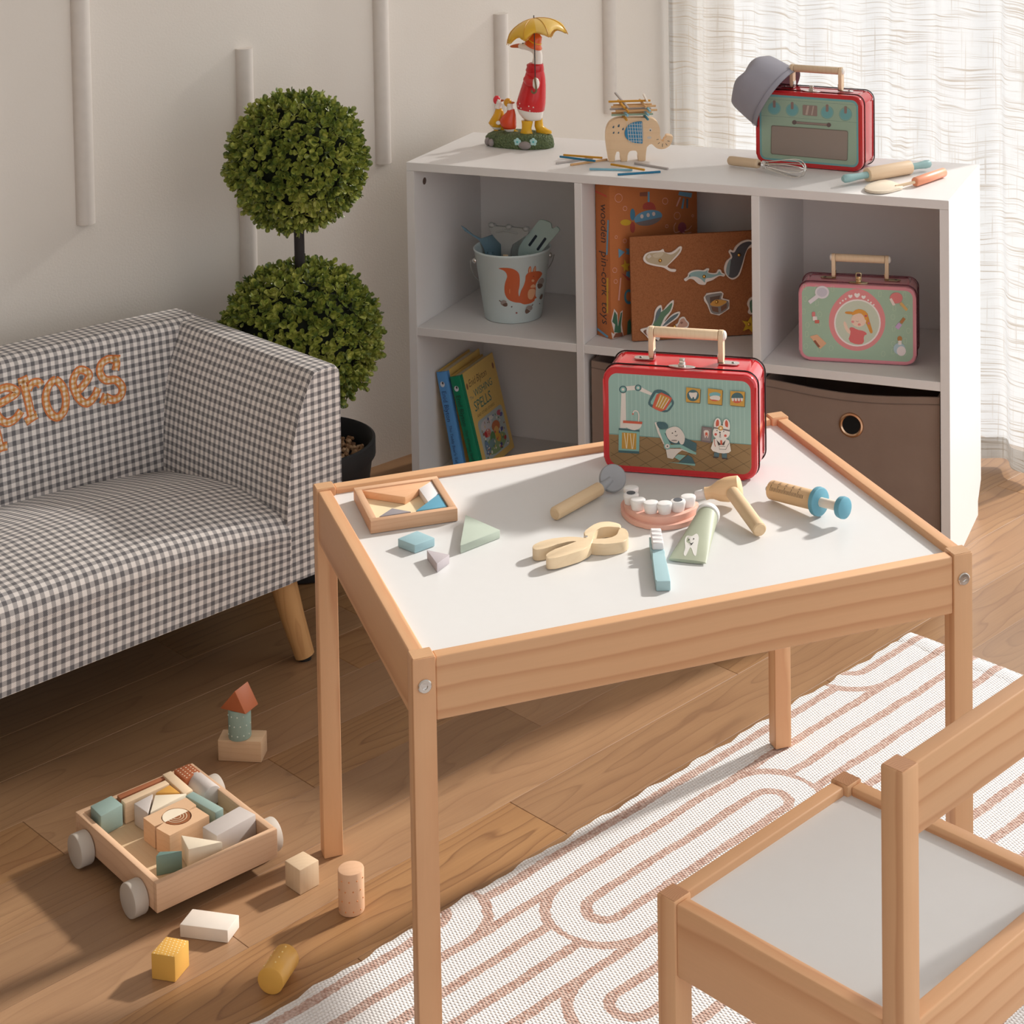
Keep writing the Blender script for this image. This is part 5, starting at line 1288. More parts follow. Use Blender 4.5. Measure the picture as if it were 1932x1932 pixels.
# sticks stacked crosswise on its back
STK = .0034
STC = {'wood': (214, 170, 120), 'yellow': (206, 148, 44), 'blue': (44, 116, 150), 'sky': (136, 186, 204), 'grey': (184, 176, 172), 'green': (150, 172, 150), 'white': (232, 222, 210), 'teal': (56, 126, 146)}
def stick(label, p, q, c, group, ang=0.):
    m = Matrix.Identity(4); d = q - p; L = d.length; mid = (p + q) / 2
    M = T(*mid) @ d.to_track_quat('X', 'Z').to_matrix().to_4x4() @ R(ang, 'X')
    mt = paint(*STC[c], .55, .3)
    o = obj('stick', box(-L / 2, L / 2, -STK / 2, STK / 2, -STK / 2, STK / 2, .0004, 1), mt, None, M)
    return tag(o, label, 'stick', group)
ztop = max(p[1] for p in eb)
yc = -ETH / 2
def EW(x, y, z): return EM @ Vector((x, z, y))
def across(xl, xr, lvl, c, lab, dep=0.):
    z = ztop + STK * (lvl + .5) + .0003 * lvl
    stick(lab, EW(xl, yc + dep, z), EW(xr, yc + dep, z), c, 'sticks stacked on the elephant')
def through(x, lvl, c, lab, slope=0.):
    z = ztop + STK * (lvl + .5) + .0003 * lvl
    stick(lab, EW(x, yc - .034, z), EW(x + .006, yc + .036, z), c, 'sticks stacked on the elephant')
ex0 = lambda u: ef.px(*ze(u, 400))[0]
through(ex0(530), 0, 'yellow', 'yellow stick lowest across elephant\'s back, towards its tail'); through(ex0(1010), 0, 'teal', 'dark teal stick lowest across elephant\'s back, above the ear')
across(ex0(285), ex0(1235), 1, 'green', 'green stick lowest of those lengthwise on the elephant', .006)
across(ex0(300), ex0(1225), 1, 'wood', 'plain stick behind the lowest green one on the elephant', -.012)
through(ex0(555), 2, 'sky', 'sky blue stick in second crosswise layer near the tail'); through(ex0(1022), 2, 'sky', 'sky blue stick in second crosswise layer above the ear')
across(ex0(380), ex0(1330), 3, 'wood', 'plain stick in middle lengthwise layer on the elephant', .008); across(ex0(260), ex0(1210), 3, 'grey', 'grey stick in middle lengthwise layer on the elephant', -.010)
through(ex0(570), 4, 'yellow', 'yellow stick in third crosswise layer on the elephant'); through(ex0(1060), 4, 'sky', 'sky blue stick in third crosswise layer on the elephant')
across(ex0(278), ex0(1300), 5, 'wood', 'front plain stick in upper lengthwise layer on the elephant', .008); across(ex0(340), ex0(1225), 5, 'wood', 'rear plain stick in upper lengthwise layer on the elephant', -.008)
through(ex0(478), 6, 'yellow', 'yellow crosswise stick under the top of the stack'); through(ex0(970), 6, 'wood', 'plain crosswise stick under the top of the stack')
across(ex0(230), ex0(1190), 7, 'yellow', 'yellow stick on top of the elephant\'s stack', -.004)
zt8 = ztop + STK * 8.6
stick('grey stick slanting over the top of the elephant\'s stack', EW(ex0(420), yc - .046, zt8 + .0062), EW(ex0(660), yc + .016, zt8 - .0098), 'grey', 'sticks stacked on the elephant')
stick('pale stick lying crosswise on top of the elephant\'s stack', EW(ex0(1082), yc - .050, zt8 + .001), EW(ex0(1092), yc + .022, zt8 + .001), 'white', 'sticks stacked on the elephant')
# loose sticks on the shelf top
zl = zoom(880, 0, 4.6); zz = SH + STK / 2 + .0002
def loose(a, b_, c, lab, lift=0., lift2=None):
    p, q = at(*zl(*a), zz + lift), at(*zl(*b_), zz + (lift if lift2 is None else lift2))
    d = (q - p); k = .0755 / d.length; m = (p + q) / 2
    stick(lab, m - d * k / 2, m + d * k / 2, c, 'loose sticks on the shelf top', .0)
loose((775, 1418), (1100, 1370), 'grey', 'pale grey stick under the dark blue one near figurine')
loose((910, 1430), (1215, 1385), 'wood', 'plain stick pointing at the elephant\'s foot, under dark blue one')
loose((845, 1345), (1175, 1370), 'yellow', 'yellow stick lying behind the crossed dark blue one', .0038)
loose((805, 1358), (1125, 1398), 'blue', 'dark blue stick crossing over two others near the figurine', .0042)
loose((1070, 1467), (1440, 1475), 'sky', 'sky blue stick at the front, under the yellow tip', 0)
loose((1250, 1425), (1550, 1475), 'yellow', 'yellow stick in front of the elephant\'s feet', .0042)
loose((1455, 1415), (1755, 1465), 'grey', 'grey stick below the elephant\'s trunk')
loose((1312, 1515), (1685, 1490), 'blue', 'dark blue stick nearest the shelf front edge')

# ---- goose figurine
zg = zoom(900, 10, 6.9)
GO = sh(.138, .188, SH + .0004); gf = Fr(GO, SX, (0, 0, 1)); GM = gf.mat()     # local x right, y up, z towards the viewer
g2 = lambda x, y: gf.px(*zg(x, y))
PXM = g2(1000, 500)[0] - g2(900, 500)[0]; PXM /= 100.
goose = thing('goose_figurine', 'goose figurine in red coat with yellow umbrella and two ducklings', 'figurine', GM)
GL = dict(rough=.22, spec=.5, grain=.03)
GWH, GRD, GYL, GOR = paint(238, 230, 222, .22), paint(206, 44, 48, .2), paint(228, 174, 36, .25), paint(222, 96, 40, .22)
DKR = paint(44, 36, 34, .4)
def loft(pts, n=24, depth=.85, bm=None, dz=0.):
    """pts: (x_left, x_right, y_left, y_right) zoom px rows; elliptical rings between them"""
    b = bm_new(); rings = []
    for r in pts:
        (xl, yl), (xr, yr) = g2(r[0], r[2]), g2(r[1], r[3]); cx, cy = (xl + xr) / 2, (yl + yr) / 2
        hx, hy = (xr - xl) / 2, (yr - yl) / 2; hd = abs(hx) * (r[4] if len(r) > 4 else depth)
        rings.append([b.verts.new((cx + hx * math.cos(2 * PI * k / n), cy + hy * math.cos(2 * PI * k / n), hd * math.sin(2 * PI * k / n) + dz)) for k in range(n)])
    for A_, B_ in zip(rings, rings[1:]):
        for k in range(n): b.faces.new((A_[k], A_[(k + 1) % n], B_[(k + 1) % n], B_[k]))
    b.faces.new(list(reversed(rings[0]))); b.faces.new(rings[-1])
    bmesh.ops.recalc_face_normals(b, faces=b.faces[:])
    return merge(bm, b)
# mossy base
bs = bm_new(); nb_ = 40; rings = []
for j, (k, y) in enumerate(((0.97, 0.0), (1.0, .006), (.99, .014), (.93, .021), (.80, .025), (.5, .0265), (.2, .027))):
    rings.append([])
    for i in range(nb_):
        a = 2 * PI * i / nb_; e = 1 + .05 * noise.noise((math.cos(a) * 3, math.sin(a) * 3, y * 60))
        rings[-1].append(bs.verts.new((.067 * k * e * math.cos(a), y + .0012 * noise.noise((math.cos(a) * 9, k * 9, math.sin(a) * 9)) * (1 if j else 0), .034 * k * e * math.sin(a))))
for A_, B_ in zip(rings, rings[1:]):
    for k in range(nb_): bs.faces.new((A_[k], A_[(k + 1) % nb_], B_[(k + 1) % nb_], B_[k]))
bs.faces.new(list(reversed(rings[0]))); bs.faces.new(rings[-1]); bmesh.ops.recalc_face_normals(bs, faces=bs.faces[:])
def moss():
    t = NT('painted_moss'); t.set(.6, .3); v = t.coord(); n = t.noise(v, 170, 3, .6); a = t.voro(v, 240)
    t.color(t.mix(n, S(62, 82, 58), S(116, 128, 84))); t.bump(t.math('ADD', n, a), .9, .004); return t.m
gbase = obj('mossy_base', bs, moss(), goose, None, 60)
for x, y, rx, ry, z in ((196, 1790, 38, 50, .0190), (262, 1800, 38, 48, .0255), (715, 1830, 82, 50, .0325)):
    px, py = g2(x, y); py = max(py, ry * PXM + .0004); obj('stone', ball(1., (px, py, z), (rx * PXM, ry * PXM, .006), 14), paint(150, 140, 138, .6), goose)
for x, y in ((622, 1732), (828, 1732)):
    px, py = g2(x, y); f = obj('flower', ball(.0022, (px, py, .034), (1, 1, .6), 10), paint(92, 176, 178, .3), goose)
    for k in range(5):
        a = 2 * PI * k / 5 + .3; obj('petal', ball(.0034, (px + .0042 * math.cos(a), py + .0042 * math.sin(a), .0335), (1, 1, .35), 10), paint(176, 214, 212, .3), f)
# boots, body, coat
for pts, dz in (([(605, 748, 1485, 1490), (612, 742, 1530, 1530), (610, 728, 1590, 1590), (588, 735, 1640, 1640, .7), (580, 768, 1672, 1672, .62), (584, 772, 1700, 1700, .6)], .008), ([(745, 832, 1480, 1478), (735, 836, 1530, 1530), (735, 842, 1580, 1580), (748, 900, 1620, 1620, .62), (755, 952, 1645, 1645, .5), (758, 955, 1676, 1676, .48)], -.006)):
    obj('boot', loft(pts, 20, .9, None, dz), GYL, goose, None, 60)
obj('goose_body', loft([(640, 835, 1492, 1490), (600, 846, 1460, 1460), (558, 856, 1400, 1400), (532, 866, 1340, 1345), (545, 866, 1290, 1300)], 28), GWH, goose, None, 70)
coat = obj('coat', loft([(640, 852, 1392, 1390), (560, 858, 1362, 1386), (528, 868, 1318, 1372), (524, 880, 1262, 1290), (540, 884, 1200, 1220), (565, 886, 1120, 1130), (590, 886, 1040, 1045), (615, 882, 960, 960), (636, 872, 890, 890), (652, 858, 840, 838), (680, 852, 800, 800)], 32), GRD, goose, None, 70)
obj('collar', loft([(648, 858, 862, 872), (640, 866, 835, 850), (655, 862, 795, 810), (652, 858, 765, 785), (690, 856, 742, 765)], 28, .9), paint(198, 38, 44, .2), goose, None, 70)
for x, y in ((616, 1255), (590, 1292), (632, 1314), (738, 1286), (790, 1304), (750, 1345)):
    px, py = g2(x, y); cxm = g2(705, y)[0]; hw = (g2(880, y)[0] - g2(530, y)[0]) / 2; dx = (px - cxm) / hw
    obj('dot', ball(.0013, (px, py, hw * .85 * math.sqrt(max(.1, 1 - dx * dx))), (1, 1, .5), 8), GWH, coat)
pk = [(*g2(x, y), .0205) for x, y in ((655, 1190), (660, 1260), (690, 1290), (745, 1270), (765, 1200))]
obj('pocket', tube(catmull(pk, 3), .0009, 6), paint(190, 36, 42, .25), coat)
# neck and head as one sweep
nk = [(*g2(x, y), 0) for x, y in ((772, 800), (784, 740), (792, 680), (788, 630), (768, 590), (735, 560), (690, 538), (640, 530), (590, 532), (548, 532))]
obj('neck_and_head', tube(catmull(nk, 3), [r * PXM for r in [x for p in zip((66, 60, 56, 55, 54, 54, 54, 50, 40, 27), (64, 58, 55, 54, 54, 54, 52, 45, 34, 27), (62, 57, 55, 54, 54, 54, 51, 42, 30, 27)) for x in p]][:28], 20), GWH, goose, None, 70)
bkp = [(*g2(x, y), 0) for x, y in ((556, 528), (520, 528), (480, 532), (445, 536), (430, 536))]
obj('beak', tube(bkp, [r * PXM for r in (30, 26, 21, 14, 5)], 16, flat=.8), paint(196, 96, 44, .3), goose, None, 70)
px, py = g2(614, 489); obj('eye', ball(.0013, (px, py, 38 * PXM), (1, 1, .6), 10), BLACK, goose)
# rain hat
hx, hy = g2(745, 500)
hbm = lathe([(82 * PXM, -.0045), (108 * PXM, -.0055), (112 * PXM, -.0040), (92 * PXM, .0), (76 * PXM, .004), (70 * PXM, .010), (58 * PXM, .0165), (30 * PXM, .0195), (0, .020)], 28)
ht = obj('rain_hat', hbm, GOR, goose, T(hx, hy + .0, 0) @ R(math.radians(-24), 'Z') @ R(-PI / 2, 'X'), 60)
obj('hat_band', tube([(78 * PXM * math.cos(2 * PI * k / 28), 78 * PXM * math.sin(2 * PI * k / 28), .0045) for k in range(28)], .0010, 6, closed=True), GYL, ht)
# wing hand and umbrella
wp = [(*g2(x, y), z) for x, y, z in ((690, 940, .012), (760, 985, .021), (830, 980, .025), (850, 960, .026))]
obj('sleeve', tube(catmull(wp, 3), [.0085, .0088, .0088, .0086, .0084, .0082, .008, .0078, .0076, .0072], 16), GRD, goose, None, 70)
px, py = g2(846, 985); obj('wing_tip', ball(1., (px, py, .028), (44 * PXM, 72 * PXM, .0062), 16), GWH, goose, None, 70)
um = obj('umbrella_shaft', tube([(*g2(795, 112), .020), (*g2(808, 240), .0225), (*g2(845, 900), .031)], .0010, 8), DKR, goose)
hkp = [(*g2(x, y), .033) for x, y in ((846, 900), (864, 1040), (862, 1080), (838, 1102), (812, 1092), (806, 1066))]
obj('umbrella_handle', tube(catmull(hkp, 4), .0019, 8), paint(120, 96, 66, .4), um)
Ua = Vector((*g2(800, 152), .021)); Rm = 392 * PXM; HM = .043
cb_ = bm_new(); NS, NR = 8, 8; sub = 6
grid = []
for j in range(NR + 1):
    t_ = j / NR; row = []
    for i in range(NS * sub):
        a = 2 * PI * (i + .5) / (NS * sub); ph = (i % sub + .5) / sub; sc = 1 - .15 * math.sin(PI * ph) * t_ ** 3
        puff = .0022 * math.sin(PI * ph) * t_
        r = Rm * math.sin(t_ * PI / 2 * .92) / math.sin(PI / 2 * .92) * sc; h = -HM * (1 - math.cos(t_ * PI / 2 * .95)) * (2 - sc) ** .0 * 1.02
        h = -HM * (1 - math.cos(t_ * sc * PI / 2 * .95)) + puff
        row.append(cb_.verts.new((r * math.cos(a), h, r * math.sin(a))))
    grid.append(row)
for A_, B_ in zip(grid, grid[1:]):
    for i in range(NS * sub): cb_.faces.new((A_[i], A_[(i + 1) % (NS * sub)], B_[(i + 1) % (NS * sub)], B_[i]))
bmesh.ops.remove_doubles(cb_, verts=cb_.verts[:], dist=1e-6); bmesh.ops.recalc_face_normals(cb_, faces=cb_.faces[:])
def umb():
    t = NT('umbrella_paint'); t.set(.35, .4); x, y, z = t.sep(t.coord()); a = t.math('ARCTAN2', z, x)
    st_ = ((a * (8 / PI)).sin()) > .25
    t.color(t.mix(st_ * .55, S(228, 180, 56), S(236, 204, 130))); return t.m
UMB = umb()
cn = obj('umbrella_canopy', cb_, UMB, goose, T(*Ua) @ R(math.radians(13), 'Z') @ R(math.radians(-6), 'X'), 70)
cn.modifiers.new('thickness', 'SOLIDIFY').thickness = .0009
for k in range(8):
    a = 2 * PI * k / 8
    obj('rib', tube([(Rm * math.sin(t_ * PI / 2 * .92) / math.sin(PI / 2 * .92) * math.cos(a), -HM * (1 - math.cos(t_ * PI / 2 * .95)) + .0006, Rm * math.sin(t_ * PI / 2 * .92) / math.sin(PI / 2 * .92) * math.sin(a)) for t_ in [q / 8 for q in range(9)]], .0007, 6), paint(206, 150, 30, .35), cn)
# ducklings
def duckling(coatm, hatm, dx, dy, rows, head, hatp, beakp, feet, z):
    d = obj('duckling', loft(rows, 20, .85, None, z), coatm, goose, None, 70)
    wl, wr, wy = rows[0][0], rows[0][1], rows[0][2]
    obj('tail_down', loft([(wl + 30, wr - 20, wy + 42, wy + 52), (wl + 6, wr - 4, wy + 8, wy + 16), (wl + 8, wr - 4, wy - 20, wy - 14)], 18, .8, None, z), GWH, d, None, 70)
    hp_ = [(*g2(x, y), z) for x, y in head]
    obj('head', tube(catmull(hp_, 3), [r * PXM for r in (40, 40, 39, 38, 40, 44, 47, 46, 44, 38)][:len(catmull(hp_, 3))], 16), GWH, d, None, 70)
    hx_, hy_ = g2(*hatp[:2]); obj('hat', ball(1., (hx_, hy_, z), (hatp[2] * PXM, hatp[3] * PXM, hatp[2] * PXM * .95), 16), hatm, d, None, 70)
    bx = [(*g2(x, y), z) for x, y in beakp]; obj('beak', tube(bx, [r * PXM for r in (16, 12, 4)], 10), paint(190, 96, 46, .3), d)
    ex__, ey__ = g2(beakp[0][0] - 34, beakp[0][1] - 2); obj('eye', ball(.0009, (ex__, ey__, z + 40 * PXM), (1, 1, .6), 8), BLACK, d)
    for fx, fy, w in feet:
        px, py = g2(fx, fy); obj('boot', ball(1., (px, py, z + (.004 if w else -.003)), (50 * PXM, 30 * PXM, .0042), 14), GYL, d, None, 70)
        obj('boot_leg', tube([(px - 12 * PXM, py, z + (.004 if w else -.003)), (px - 14 * PXM, py + 60 * PXM, z)], .0032, 10), GYL, d)
    for k in range(5):
        yy = rows[1][2] - 30 * k; xx = rows[1][0] + 60 + (k * 53) % 90
        px, py = g2(xx, yy); obj('dot', ball(.0010, (px, py, z + .0102 - .0011 * k), (1, 1, .5), 8), GWH, d)
duckling(paint(222, 164, 34, .25), paint(214, 52, 62, .22), 0, 0, [(170, 318, 1572, 1592), (142, 326, 1530, 1560), (165, 338, 1490, 1500), (195, 340, 1440, 1445), (220, 330, 1390, 1390), (236, 306, 1345, 1345)], [(262, 1345), (270, 1300), (282, 1260), (296, 1244)], (246, 1238, 46, 56), [(306, 1246), (324, 1243), (340, 1238)], [(252, 1652, 1), (320, 1640, 0)], -.004)
duckling(paint(214, 74, 40, .25), paint(214, 152, 40, .25), 0, 0, [(365, 516, 1592, 1600), (330, 522, 1540, 1580), (318, 522, 1480, 1520), (350, 520, 1430, 1440), (400, 512, 1385, 1385), (420, 502, 1345, 1345)], [(448, 1350), (446, 1310), (445, 1280), (448, 1264)], (418, 1258, 50, 54), [(474, 1262), (492, 1260), (508, 1258)], [(440, 1668, 1), (510, 1655, 0)], .006)
px, py = g2(315, 1515); obj('duckling_wing', ball(1., (px, py, .012), (34 * PXM, 26 * PXM, .004), 12), GWH, goose, None, 70)

# ================================================================ TOYS ON THE TABLE
ZT_ = TOPZ + .0004
def P_(u, v, h=0.): return at(u, v, ZT_ + h)
def slab(name, label, cat, px, th, mat, group=None, bev=.0008, zb=None):
    """flat piece traced by its top outline, lying on the table"""
    zb = ZT_ if zb is None else zb
    w = [at(u, v, zb + th) for u, v in px]; c = sum(w, Vector()) / len(w)
    o = obj(name, prism([(p.x - c.x, p.y - c.y) for p in w], 0, th, bev, 2), mat, None, T(c.x, c.y, zb))
    return tag(o, label, cat, group)
zt = zoom(640, 860, 5.367); tt = lambda pts: [zt(*p) for p in pts]
# ---- tangram tray
TRH = .0150
tc = [at(*q, ZT_ + TRH) for q in tt([(325, 660), (1205, 533), (985, 200), (135, 325)])]
ctr = sum(tc, Vector()) / 4; ux = ((tc[1] - tc[0]) + (tc[2] - tc[3])).normalized(); ux.z = 0
uy = Vector((-ux.y, ux.x, 0)); tw = ((tc[1] - tc[0]).length + (tc[2] - tc[3]).length) / 2; td = ((tc[3] - tc[0]).length + (tc[2] - tc[1]).length) / 2
TRM = Matrix(((ux.x, uy.x, 0, ctr.x), (ux.y, uy.y, 0, ctr.y), (0, 0, 1, ZT_), (0, 0, 0, 1)))
tray = thing('puzzle_tray', 'beech puzzle tray holding four shape pieces at table corner', 'puzzle tray', TRM)
fw = .0085
TRW = wood('x', (224, 180, 144), (196, 146, 110), 160., .3)
obj('tray_base', box(-tw / 2 + .001, tw / 2 - .001, -td / 2 + .001, td / 2 - .001, 0, .0045), wood('x', (240, 220, 182), (226, 198, 152), 120., .15), tray)
for a, ax in (((-tw / 2, tw / 2, -td / 2, -td / 2 + fw), 'x'), ((-tw / 2, tw / 2, td / 2 - fw, td / 2), 'x'), ((-tw / 2, -tw / 2 + fw, -td / 2 + fw, td / 2 - fw), 'y'), ((tw / 2 - fw, tw / 2, -td / 2 + fw, td / 2 - fw), 'y')):
    cx, cy = (a[0] + a[1]) / 2, (a[2] + a[3]) / 2
    obj('tray_edge', box(a[0] - cx, a[1] - cx, a[2] - cy, a[3] - cy, 0, TRH, .0009, 2), wood(ax, (224, 180, 144), (196, 146, 110), 160., .3), tray, T(cx, cy, 0))
inx, iny = tw / 2 - fw - .0006, td / 2 - fw - .0006
def inpiece(label, pts, th, mat):
    w = [TRM.inverted() @ at(*zt(*p), ZT_ + .0045 + th) for p in pts]
    q = [(max(-inx, min(inx, v.x)), max(-iny, min(iny, v.y))) for v in w]
    o = obj('puzzle_piece', prism(q, .0047, .0047 + th, .0006, 2), mat, None, TRM)
    return tag(o, label, 'puzzle piece', 'tangram pieces')
inpiece('large peach triangle puzzle piece lying inside the tray', [(225, 340), (935, 233), (668, 420)], .0088, wood('x', (228, 178, 138), (206, 150, 112), 120., .25))
inpiece('white square puzzle piece lying inside the tray', [(940, 243), (1020, 373), (897, 463), (806, 334)], .0085, paint(232, 228, 228, .5))
inpiece('blue triangle puzzle piece lying inside the tray', [(1024, 380), (1122, 510), (775, 560)], .0085, paint(96, 160, 186, .55))
inpiece('dark grey triangle puzzle piece lying inside the tray', [(535, 530), (728, 566), (402, 618)], .0085, paint(150, 144, 148, .55))
slab('puzzle_piece', 'light blue parallelogram puzzle piece lying in front of tray', 'puzzle piece', rquad(tt([(590, 838), (790, 757), (970, 830), (765, 905)]), .06, 2), .0095, paint(158, 192, 200, .55), 'tangram pieces')
slab('puzzle_piece', 'sage green triangle puzzle piece lying right of the tray', 'puzzle piece', rquad(tt([(1280, 597), (1632, 752), (1225, 912)]), .03, 2), .0090, paint(184, 196, 182, .55), 'tangram pieces')
slab('puzzle_piece', 'small grey triangle puzzle piece lying nearest the table edge', 'puzzle piece', rquad(tt([(884, 950), (1118, 1000), (990, 1097)]), .05, 2), .0095, paint(188, 180, 184, .55), 'tangram pieces')
# ---- dentist toys
zd = zoom(990, 860, 3.019); d_ = lambda x, y, h=0.: at(*zd(x, y), ZT_ + h)
TOYW = lambda ax='z': wood(ax, (236, 206, 166), (214, 176, 130), 140., .22)
# mirror
m0, m1 = d_(170, 330, .008), d_(425, 188, .0085); mL = (m1 - m0).length
mm = along(m0, m1); mir = thing('dental_mirror', 'toy dental mirror with wooden handle and grey disc', 'toy mirror', mm)
obj('handle', lathe([(0, 0), (.0064, 0), (.0078, .0016), (.0080, mL * .5), (.0080, mL - .001), (.0074, mL), (0, mL)], 28), TOYW('z'), mir)
GRYP = paint(158, 160, 164, .5)
m2 = d_(500, 128, .0155); loc = mm.inverted() @ m2
obj('stalk', tube([(0, 0, mL - .001), (loc.x * .4, loc.y * .4, mL + (loc.z - mL) * .5), (loc.x, loc.y, loc.z - .003)], [.0060, .0050, .0040], 16), GRYP, mir)
nrm = (mm.inverted().to_3x3() @ (Vector((.20, -.85, .50)))).normalized()
dq = nrm.to_track_quat('Z', 'Y').to_matrix().to_4x4()
obj('disc', lathe([(0, -.0035), (.0150, -.0035), (.0163, -.0020), (.0165, 0), (.0163, .0022), (.0150, .0035), (0, .0035)], 40), GRYP, mir, T(*loc) @ dq)
# pliers: two interlocking halves
PLW = wood('x', (240, 216, 180), (222, 190, 146), 140., .18)
pc = d_(350, 470); pl = thing('toy_pliers', 'pale wooden toy pliers lying open on the table', 'pliers', T(pc.x, pc.y, ZT_))
def half(pts, h0, h1, nm):
    w = [at(*zd(*p), ZT_ + .0135) - pc for p in catmull(pts, 3, True)]
    obj(nm, prism([(v.x, v.y) for v in w], h0, h1, .0009, 2), PLW, pl)
half([(44, 520), (62, 496), (160, 468), (290, 457), (370, 470), (440, 468), (500, 462), (528, 440), (540, 410), (562, 408), (588, 430), (588, 462), (560, 486), (500, 496), (430, 500), (360, 492), (300, 482), (215, 492), (130, 520), (72, 532)], 0., .0130, 'jaw_half')
half([(122, 568), (146, 542), (240, 508), (310, 480), (350, 452), (336, 436), (380, 400), (430, 376), (500, 376), (544, 390), (542, 408), (490, 404), (430, 408), (400, 436), (388, 462), (384, 492), (340, 530), (255, 560), (172, 582), (130, 584)], .0012, .0136, 'jaw_half')
obj('pivot_screw', cyl(.0020, .0130, .0146, .0004, 16), CHROME, pl, T(*(at(*zd(350, 462), ZT_ + .0136) - pc).xy, 0))
# toothbrush
BRW = paint(166, 198, 204, .5, .35, 0, .04)
bc = d_(770, 620); br = thing('toothbrush', 'pale blue toy toothbrush with white bristle blocks', 'toothbrush', T(bc.x, bc.y, ZT_))
def onb(pts, h): return [(v.x, v.y) for v in [at(*zd(*p), ZT_ + h) - bc for p in pts]]
obj('handle', prism(onb([(708, 462), (780, 462), (788, 520), (798, 542), (790, 556), (802, 572), (831, 704), (829, 712), (750, 714), (746, 706), (724, 575), (735, 560), (722, 545), (718, 530)], .0110), 0, .0110, .0010, 2), BRW, br)
for k in range(4):
    y0 = 411 + 23 * k; h = .0190
    q = onb([(715 + k * 3, y0), (775 + k * 4, y0), (779 + k * 4, y0 + 15), (719 + k * 3, y0 + 15)], h)
    obj('bristle_block', prism(q, .0108, h, .0008, 1), paint(236, 232, 232, .6), br)
# toothpaste tube
pa, pb = d_(925, 590, .004), d_(1038, 352, .0125); pL = (pb - pa).length; pd = (pb - pa).normalized()
tp = thing('toothpaste_tube', 'sage green wooden toothpaste tube with smiling tooth print', 'toothpaste', T(pa.x, pa.y, ZT_))
side = Vector((pd.y, -pd.x, 0)).normalized(); b = bm_new(); rings = []; NP = 28
TPR = .0126
for j in range(11):
    t_ = j / 10; wx = .0215 * (1 - t_) + TPR * t_; hz_ = .0016 * (1 - t_) ** 1.2 + TPR * t_ ** .9; hz_ = max(hz_, .0018)
    c = (pa - Vector((pa.x, pa.y, ZT_))); c = Vector((0, 0, 0)) + Vector((pd.x, pd.y, 0)).normalized() * pL * t_ + Vector((0, 0, hz_ + .0002))
    if j == 10: wx *= .97
    rings.append([b.verts.new(c + side * wx * math.cos(2 * PI * k / NP) + Vector((0, 0, 1)) * hz_ * math.sin(2 * PI * k / NP)) for k in range(NP)])
for A_, B_ in zip(rings, rings[1:]):
    for k in range(NP): b.faces.new((A_[k], A_[(k + 1) % NP], B_[(k + 1) % NP], B_[k]))
b.faces.new(list(reversed(rings[0]))); b.faces.new(rings[-1]); bmesh.ops.recalc_face_normals(b, faces=b.faces[:])
obj('tube_body', b, paint(174, 180, 158, .5, .35, 0, .05), tp, None, 50)
hd = Vector((pd.x, pd.y, 0)).normalized()
capM = T(*(hd * pL + Vector((0, 0, TPR + .0010)))) @ (hd + Vector((0, 0, .05))).to_track_quat('Z', 'Y').to_matrix().to_4x4()
obj('cap', lathe([(0, 0), (.0110, 0), (.0134, .0010), (.0140, .004), (.0134, .0075), (.0110, .0085), (0, .0085)], 32), paint(236, 233, 230, .45), tp, capM)
# tooth print on the sloping upper face
def upface(x, y, z):
    q = at(*zd(x, y), ZT_ + .008); r_ = q - Vector((pa.x, pa.y, ZT_)); t_ = max(0, min(1, r_.dot(hd) / pL)); s_ = r_.dot(side)
    wx = .0215 * (1 - t_) + TPR * t_; hz_ = max(.0018, .0016 * (1 - t_) ** 1.2 + TPR * t_ ** .9)
    return hd * t_ * pL + side * s_ + Vector((0, 0, hz_ + .0002 + hz_ * math.sqrt(max(0, 1 - (s_ / wx) ** 2)) + z + .0002))
def upprint(name, shapes, parent):
    V_, F_, Cc = [], [], []; zz_ = 0.
    for rgb, pol in shapes:
        k = len(V_); V_ += [upface(x, y, zz_) for x, y in pol]; c = sum((Vector(p) for p in pol), Vector((0, 0))) / len(pol)
        V_.append(upface(c.x, c.y, zz_))
        for i in range(len(pol)): F_.append((k + i, k + (i + 1) % len(pol), k + len(pol))); Cc.append(S(*rgb))
        zz_ += .00015
    me = bpy.data.meshes.new(name); me.from_pydata(V_, [], F_); me.update(); a = me.color_attributes.new('Col', 'FLOAT_COLOR', 'CORNER'); i = 0
    for c in Cc:
        for _ in range(3): a.data[i].color = c; i += 1
    me.materials.append(printmat()); return link(name, me, parent)
upprint('tooth_print', [((236, 234, 228), catmull([(912, 495), (925, 478), (952, 484), (980, 476), (992, 492), (985, 520), (976, 556), (962, 552), (950, 530), (938, 530), (918, 556), (905, 548), (914, 525)], 3, True)), ((60, 60, 60), circ(936, 496, 3.2, 3.2, 8)), ((60, 60, 60), circ(963, 496, 3.2, 3.2, 8)), ((60, 60, 60), [(936, 508), (950, 516), (964, 508), (950, 520)])], tp)
